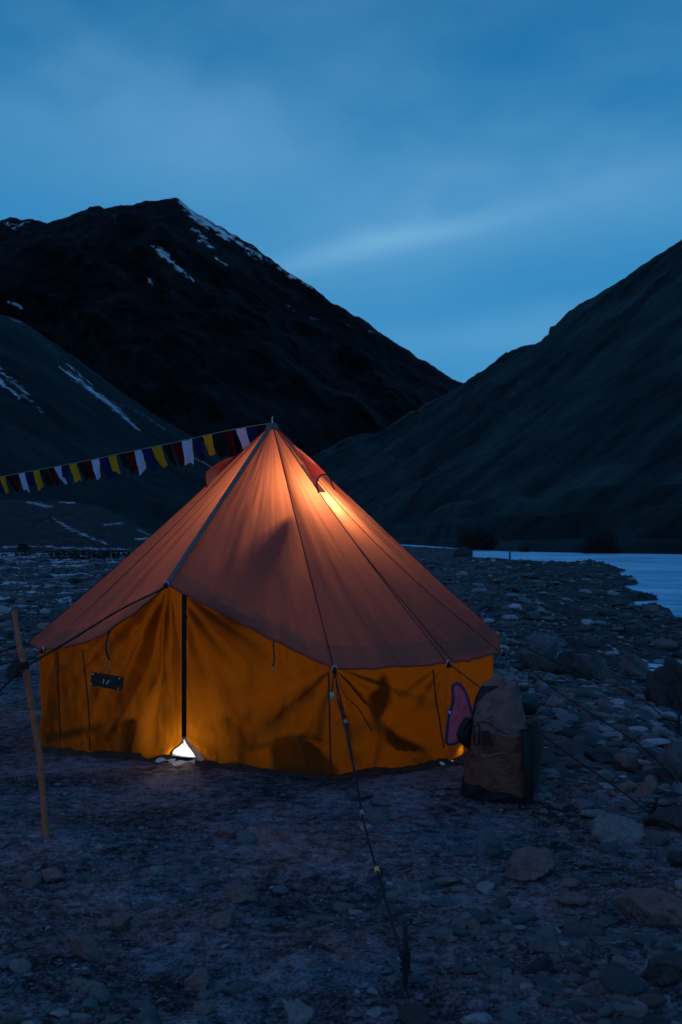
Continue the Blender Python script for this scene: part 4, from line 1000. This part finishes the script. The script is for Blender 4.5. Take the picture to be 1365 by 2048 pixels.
def flag(px0, px1, colr, seed, label):
    g = np.random.default_rng(seed); A = fl_rope(px0); B = fl_rope(px1)
    Y_ = (A[1]+B[1])/2; h = g.uniform(.155, .21)*np.interp(px0, [0, 480], [1.0, 1.06]); nu, nv = 12, 16
    uu, vv = np.meshgrid(np.linspace(0, 1, nu), np.linspace(0, 1, nv), indexing='ij')
    P = A[None, None]*(1-uu[..., None])+B[None, None]*uu[..., None]
    sw = g.uniform(.02, .09); nar = g.uniform(0, .45)
    P = P+(B-A)[None, None]*((.5-uu)*nar*vv)[..., None]
    P[..., 2] -= h*vv*(1+.08*np.sin(uu*5+seed)+g.uniform(-.14, .14)*(uu-.5)*2)+.006*np.sin(pi*uu); P[..., 0] += sw*vv**1.2+.004*np.sin(vv*9+seed)*vv
    P[..., 1] += .020*np.sin(uu*7+seed+vv*2.)*vv**.6+g.uniform(-.03, .03)*vv
    o = obj('prayer_flag', P.reshape(-1, 3), gridF(nu, nv), FM[colr]); tag(o, label, 'flag', 'prayer flags on the string')
nfl = 0
allf = []
for w in range(len(whites)-1):
    x0, x1 = whites[w], whites[w+1]
    for k, c in enumerate(seq):
        f = [0, .175, .39, .60, .80][k]; cx = x0+(x1-x0)*f; allf.append((cx, c, (x1-x0)))
names5 = {'white': 'white', 'blue': 'dark blue', 'yellow': 'yellow', 'green': 'dark green', 'red': 'dark red'}
vis = [a for a in allf if -20 < a[0] < 520]
cnt = {c: len([a for a in vis if a[1] == c]) for c in names5}; seen = {c: 0 for c in names5}
ordn = ['nearest the tent top', 'second from the tent', 'third from the tent', 'fourth from the tent', 'fifth from the tent', 'sixth from the tent', 'farthest left of its colour']
for i, (cx, c, per) in enumerate(sorted(vis, key=lambda a: -a[0])):
    n_ = seen[c]; seen[c] += 1
    hw = per*(.092 if c in ('white', 'yellow') else .088)*random.uniform(.86, 1.12); cx += random.uniform(-.02, .02)*per
    if c == 'blue': hw *= 1.15
    flag(cx-hw, cx+hw, c, 40+i, '%s prayer flag, %s of the %s ones' % (names5[c], ordn[min(n_, 6)], names5[c]) if n_ < 6 else '%s prayer flag at the far left end of the string' % names5[c])

# ------------------------------------------------------------------ duffel bag
bagY = gpt(995, 1606)[1]
bag = empty('duffel_bag', gpt(995, 1606)+np.array([0, .16, 0])); tag(bag, 'brown upright duffel bag with black base and slack peaked top beside the tent', 'bag')
M_bagU = simple('bag_brown_cloth', (.14, .065, .058), (.27, .14, .125), 14, .9, .9, .015, spec=.1)
M_bagL = simple('bag_red_brown_cloth', (.12, .032, .024), (.24, .085, .062), 9, .9, .9, .03, spec=.1)
M_bagB = simple('bag_black_rubber', (.006, .006, .007), (.012, .011, .012), 30, .55, .4)
def loft(rings, Yc, n=36, wr=1.0, seed=0, cl=.0):
    V = []
    for r, (py, xl, xr, dp, dy) in enumerate(rings):
        a = at(xl, py, Yc+dy); b = at(xr, py, Yc+dy); c = (a+b)/2; w = (b[0]-a[0])/2
        for k in range(n):
            q = 2*pi*k/n; ca, sa_ = cos(q), sin(q); ex = .75
            x = np.sign(ca)*abs(ca)**ex*w; y = np.sign(sa_)*abs(sa_)**ex*dp
            wv = wr*(.010*fbm(np.array([q*2.2+seed]), np.array([c[2]*9.]), seed, 3)[0]+.007*ridged(np.array([q*1.5+c[2]*5+seed]), np.array([c[2]*14.-q]), seed+4, 3)[0])
            V.append(c+np.array([x+ca*wv, y+sa_*wv, 0]))
    R_ = len(rings); Fc = [(i*n+k, i*n+(k+1) % n, (i+1)*n+(k+1) % n, (i+1)*n+k) for i in range(R_-1) for k in range(n)]
    Fc += [tuple(range(n)), tuple(range(R_*n-1, (R_-1)*n-1, -1))]
    return np.array(V), Fc
def rings_interp(keys, ys):
    K = np.array(sorted(keys)); return [(y,)+tuple(np.interp(y, K[:, 0], K[:, c]) for c in range(1, 5)) for y in ys]
YC = bagY+.17
keys = [(1361, 1024, 1031, .006, -.06), (1370, 1008, 1035, .03, -.05), (1380, 990, 1036, .05, -.04), (1392, 972, 1037, .085, -.03), (1412, 957, 1042, .11, -.02), (1440, 948, 1049, .14, 0), (1475, 942, 1056, .155, 0), (1510, 937, 1060, .16, 0), (1545, 930, 1062, .165, 0), (1580, 927, 1063, .17, 0), (1604, 928, 1063, .168, 0), (1616, 934, 1060, .155, 0)]
V, Fc = loft(rings_interp(keys, np.linspace(1361, 1616, 70)), YC, 48, 1.0, 3)
def sub(V, Fs):
    ids = sorted({i for f in Fs for i in f}); mp_ = {a: b for b, a in enumerate(ids)}; return V[ids], [tuple(mp_[i] for i in f) for f in Fs]
def slice_loft(V, n, lo, hi, rows, grow=1.0):
    G = V.reshape(-1, n, 3); out = []
    cxy = G[..., :2].mean((0, 1))
    for r in range(rows):
        f = r/(rows-1)
        for k in range(n):
            col = G[:, k]; z = col[:, 2][::-1]; x = col.mean(0)
            za, zb = lo(col[-10]), hi(col[-10]); zz_ = za+(zb-za)*f
            p = np.array([np.interp(zz_, z, col[::-1, 0]), np.interp(zz_, z, col[::-1, 1]), zz_]); p[:2] = (p[:2]-cxy)*grow+cxy; out.append(p)
    F_ = [(i*n+k, i*n+(k+1) % n, (i+1)*n+(k+1) % n, (i+1)*n+k) for i in range(rows-1) for k in range(n)]
    return np.array(out), F_
bx0 = float(bag.location[0])
zmin = V[:, 2].min(); zmax = V[:, 2].max()
hb = lambda p: zmin+.185-.22*np.clip((p[0]-bx0+.19), 0, .36)+.01*sin(p[0]*40)
hl = lambda p: zmin+.485-.10*np.clip((p[0]-bx0+.15), 0, .3)+.008*sin(p[0]*30)
Vq, Fq_ = slice_loft(V, 48, lambda p: zmin, hb, 16, 1.025); obj('base', Vq, Fq_+[tuple(range(47, -1, -1))], M_bagB, bag)
Vq, Fq_ = slice_loft(V, 48, lambda p: hb(p)-.02, lambda p: hl(p)+.01, 40); obj('body', Vq, Fq_, M_bagL, bag)
Vq, Fq_ = slice_loft(V, 48, hl, lambda p: zmax, 40, 1.03); obj('lid', Vq, Fq_, M_bagU, bag)
# back panel standing up behind the opening, black with a grey peak
keysb = [(1347, 1000, 1005, .006, .12), (1358, 980, 1009, .02, .11), (1372, 962, 1014, .04, .11), (1400, 950, 1020, .06, .09), (1440, 943, 1025, .07, .06), (1480, 941, 1030, .07, .05)]
V, Fc = loft(rings_interp(keysb, np.linspace(1347, 1480, 30)), YC, 24, .5, 9)
def isgrey(f): x, y = proj(V[list(f)].mean(0)); return y < 1373
obj('back_panel', *sub(V, [f for f in Fc if not isgrey(f)]), M_bagB, bag); obj('rolled_top', *sub(V, [f for f in Fc if isgrey(f)]), M_bagU, bag)
# black strap down the right side, handle, logo frame, pad on the left
def strip(pts, w, th, mat, name):
    P = curve(pts, 24); Vv = []; T_ = np.gradient(P, axis=0); T_ /= np.linalg.norm(T_, axis=1)[:, None]
    for p, t_ in zip(P, T_):
        s_ = np.cross(t_, [0, -1, 0]); s_ /= np.linalg.norm(s_)+1e-9
        for (a, b) in ((-1, 0), (1, 0), (1, 1), (-1, 1)): Vv.append(p+s_*a*w/2+np.array([0, -th*b, 0]))
    m_ = len(P); F_ = [(i*4+k, i*4+(k+1) % 4, (i+1)*4+(k+1) % 4, (i+1)*4+k) for i in range(m_-1) for k in range(4)]+[(0, 1, 2, 3), (4*m_-1, 4*m_-2, 4*m_-3, 4*m_-4)]
    return obj(name, Vv, F_, mat, bag)
strip([at(1050, 1458, bagY+.03), at(1054, 1500, bagY+.0), at(1056, 1560, bagY-.015), at(1057, 1612, bagY-.01)], .052, .02, M_bagB, 'strap')
# logo: black rounded square outline
lg = [at(949, 1452, bagY+.03), at(958, 1450, bagY+.02), at(960, 1466, bagY+.015), at(958, 1489, bagY+.01), at(950, 1490, bagY+.015), at(948, 1471, bagY+.022), at(949, 1452, bagY+.03)]
obj('logo', *tube(np.array(lg), .0055, 6), M_bagB, bag)
strip([at(971, 1462, bagY-.012), at(974, 1476, bagY-.014), at(976, 1492, bagY-.015)], .045, .003, simple('dark_print', (.04, .012, .012), scale=20), 'print')
keysp = [(1436, 932, 944, .03, .0), (1450, 921, 946, .05, .0), (1468, 914, 944, .055, .0), (1482, 918, 944, .05, 0), (1496, 934, 942, .03, 0)]
V, Fc = loft(rings_interp(keysp, np.linspace(1436, 1496, 18)), YC, 20, .5, 12); obj('shoulder_pad', V, Fc, M_bagB, bag)
strip([at(941, 1438, bagY+.12), at(934, 1446, bagY+.1), at(925, 1462, bagY+.1)], .018, .008, M_bagB, 'pad_strap')
strip([at(1031, 1384, bagY+.18), at(1036, 1389, bagY+.17), at(1040, 1396, bagY+.16)], .022, .012, simple('white_buckle', (.42, .42, .46), scale=20), 'buckle')
# folds across the front
for pts, r_ in (([(947, 1444), (975, 1442), (1000, 1458), (1025, 1467), (1050, 1458)], .012), ([(935, 1556), (965, 1562), (1000, 1566), (1048, 1556)], .008), ([(942, 1505), (970, 1512), (1010, 1506), (1046, 1510)], .007)):
    obj('fold', *tube(curve([at(a, b, bagY+.012+.10*((a-995)/62.)**2) for a, b in pts], 28), [r_*(.25+.75*sin(pi*k/27)) for k in range(len(curve([(0, 0, 0)]*len(pts), 28)))], 8), M_bagU, bag)
# second, smaller sack leaning behind its right side
sk = empty('side_sack', gpt(1070, 1520)+np.array([0, .2, 0])); tag(sk, 'slack brown sack with a raised pale flap behind the right side of the duffel bag', 'bag')
keyss = [(1432, 1052, 1072, .03, .30), (1445, 1048, 1080, .06, .30), (1470, 1046, 1084, .08, .3), (1500, 1046, 1084, .09, .3), (1540, 1046, 1078, .09, .3), (1572, 1048, 1072, .08, .3)]
V, Fc = loft(rings_interp(keyss, np.linspace(1432, 1572, 24)), YC, 24, .9, 15); obj('body', V, Fc, simple('sack_brown', (.055, .036, .028), (.085, .055, .042), 14), sk)
fl_ = [at(1049, 1443, YC+.18), at(1066, 1431, YC+.17), at(1085, 1423, YC+.2), at(1076, 1436, YC+.17), at(1062, 1446, YC+.16), at(1050, 1452, YC+.17)]
fl_ = np.array(fl_); fl2 = fl_+np.array([0, .012, 0]); Fq = [(0, 1, 4, 5), (1, 2, 3, 4), (11, 10, 7, 6), (10, 9, 8, 7)]+[(k, (k+1) % 6+0, (k+1) % 6+6, k+6) for k in range(6)]
obj('flap', np.vstack([fl_, fl2]), Fq, M_bagU, sk)
# dark bundle behind
lumpb = rockshape(4, 77, .9, 1.2, 10, .08, 5); 
o = obj('stuff_sack', lumpb[0]*.13+gpt(1050, 1500)+np.array([.02, .55, .25]), lumpb[1], M_bagB); tag(o, 'dark bundle showing between the peaked bag top and the brown sack', 'bag')

# pink cloth with blue edge leaning on the wall
ck = empty('pink_cloth', g0(920, 1500)); tag(ck, 'pink cloth panel with blue edging leaning against the tent wall behind the duffel bag', 'cloth')
outl = [(905, 1372), (915, 1366), (926, 1374), (936, 1396), (944, 1424), (950, 1452), (950, 1476), (925, 1482), (895, 1488), (894, 1460), (900, 1425), (906, 1400)]
def depth_c(a, b): return 6.42+.25*(1490-b)/125.*.3
OP = curve([at(a, b, depth_c(a, b)) for a, b in outl]+[at(*outl[0], depth_c(*outl[0]))], 48); cc_ = OP.mean(0)+np.array([0, -.02, 0])
m_ = len(OP); Vp = [cc_]
for f in (.33, .66, 1):
    for k, p in enumerate(OP): Vp.append(cc_*(1-f)+p*f+np.array([0, -.012*sin(k*.7)*f*(1.1-f)*2, 0]))
Fp = [(0, 1+k, 1+(k+1) % m_) for k in range(m_)]+[(1+r*m_+k, 1+(r+1)*m_+k, 1+(r+1)*m_+(k+1) % m_, 1+r*m_+(k+1) % m_) for r in range(2) for k in range(m_)]
obj('panel', Vp, Fp, canvas('pink_mesh_cloth', (.50, .11, .16), (.7, .14, .16), .35), ck)
obj('edging', *tube(OP, .010, 6, False), simple('blue_edging', (.035, .04, .085), scale=40), ck)
obj('buckle', *box(at(900, 1425, 6.40), (.010, .006, .018)), simple('shiny_white', (.85, .85, .9), scale=10, rough=.2), ck)

# ------------------------------------------------------------------ far bits: stone wall, hut block, post, bushes
def stone_row(px0, px1, py0, py1, name, label, cat, seed, rows=3):
    c = gpt((px0+px1)/2, py1); Y = c[1]; X0 = (px0-682.5)/F*Y; X1 = (px1-682.5)/F*Y; h = (py1-py0)/F*Y
    g = np.random.default_rng(seed); o = empty(name, ((X0+X1)/2, Y, float(H((X0+X1)/2, Y)))); tag(o, label, cat)
    z0 = float(H((X0+X1)/2, Y)); sh = h/rows; parts = []
    for r in range(rows):
        x = X0+g.uniform(0, sh)
        while x < X1:
            w = sh*g.uniform(.9, 1.9); P, Fc = rockshape(1, int(g.integers(0, 999)), 1, 1, 8, 0, 16)
            taper = sstep(X0, X0+1.2, x)*1.0
            if g.random() < .3+taper:
                parts.append((P*np.array([w*.6, .32, sh*.66])+np.array([x+w/2, Y+g.uniform(-.05, .05), z0+sh*(r+.45)]), Fc))
            x += w*.95
    V, Fc = join(parts); tag(obj('stones', V, Fc, M_darkrock, o, False), kind='stuff'); return o
stone_row(78, 275, 1099, 1118, 'stone_wall', 'long low dark dry-stone wall on the flat behind the tent to the left', 'wall', 3)
stone_row(24, 58, 1084, 1111, 'stone_cairn', 'square dark pile of stones left of the long low wall', 'stone pile', 5, 4)
pt = gpt(1020, 1121); pst = obj('post', *tube([pt-[0, 0, .2], pt+[0, 0, .35], pt+[.02, 0, .85]], [.07, .07, .05], 7), M_darkrock); tag(pst, 'short dark post standing on the shingle edge against the river', 'post')
M_bush = simple('bush_twigs', (.012, .010, .008), (.022, .018, .014), 3)
def bush(px0, px1, py0, py1, Y, label, seed, n=3500):
    g = np.random.default_rng(seed); a = at(px0, py1, Y); b = at(px1, py1, Y); w = (b[0]-a[0])/2; h = (py1-py0)/F*Y; c = (a+b)/2; c[2] = a[2]
    o = empty('bush', c); tag(o, label, 'bush')
    # twigs
    parts = []
    for k in range(26):
        q = g.uniform(0, 2*pi); r_ = g.uniform(.2, .9); e_ = c+np.array([cos(q)*w*r_, sin(q)*w*.7*r_, h*g.uniform(.6, .98)*(1-.35*r_**2)])
        s_ = c+np.array([cos(q)*w*.25*r_, sin(q)*w*.2*r_, -.1]); parts.append(tube(curve([s_, (s_+e_)/2+g.normal(size=3)*.15, e_], 6), [.05, .04, .035, .03, .02, .01][:len(curve([s_, s_, e_], 6))], 4))
    V, Fc = join(parts); tag(obj('branches', V, Fc, M_bush, o), kind='stuff')
    d = g.normal(size=(n, 3)); d /= np.linalg.norm(d, axis=1)[:, None]; d[:, 2] = np.abs(d[:, 2]); rr = g.uniform(.15, 1, n)**.4
    lob = 1+.32*fbm(np.arctan2(d[:, 1], d[:, 0])*2+seed, d[:, 2]*3, seed, 3)
    P = c+d*(rr*lob)[:, None]*np.array([w, w*.7, h*.95]); s_ = g.uniform(.06, .15, n)*w/2.4
    t1 = g.normal(size=(n, 3)); t1 /= np.linalg.norm(t1, axis=1)[:, None]; t2 = np.cross(t1, g.normal(size=(n, 3))); t2 /= np.linalg.norm(t2, axis=1)[:, None]
    VV = np.stack([P-t1*s_[:, None], P+t2*s_[:, None]*.4, P+t1*s_[:, None], P-t2*s_[:, None]*.4], 1).reshape(-1, 3)
    tag(obj('foliage', VV, np.arange(n*4).reshape(-1, 4), M_bush, o, False), kind='stuff')
bush(905, 1004, 1048, 1107, 127, 'dark round bush on the far river bank, left of the other one', 2)
bush(1160, 1244, 1054, 1111, 110, 'dark round bush on the far river bank near the right', 4)
bush(1034, 1062, 1086, 1108, 117, 'small dark bush between the two large ones on the far bank', 6, 900)
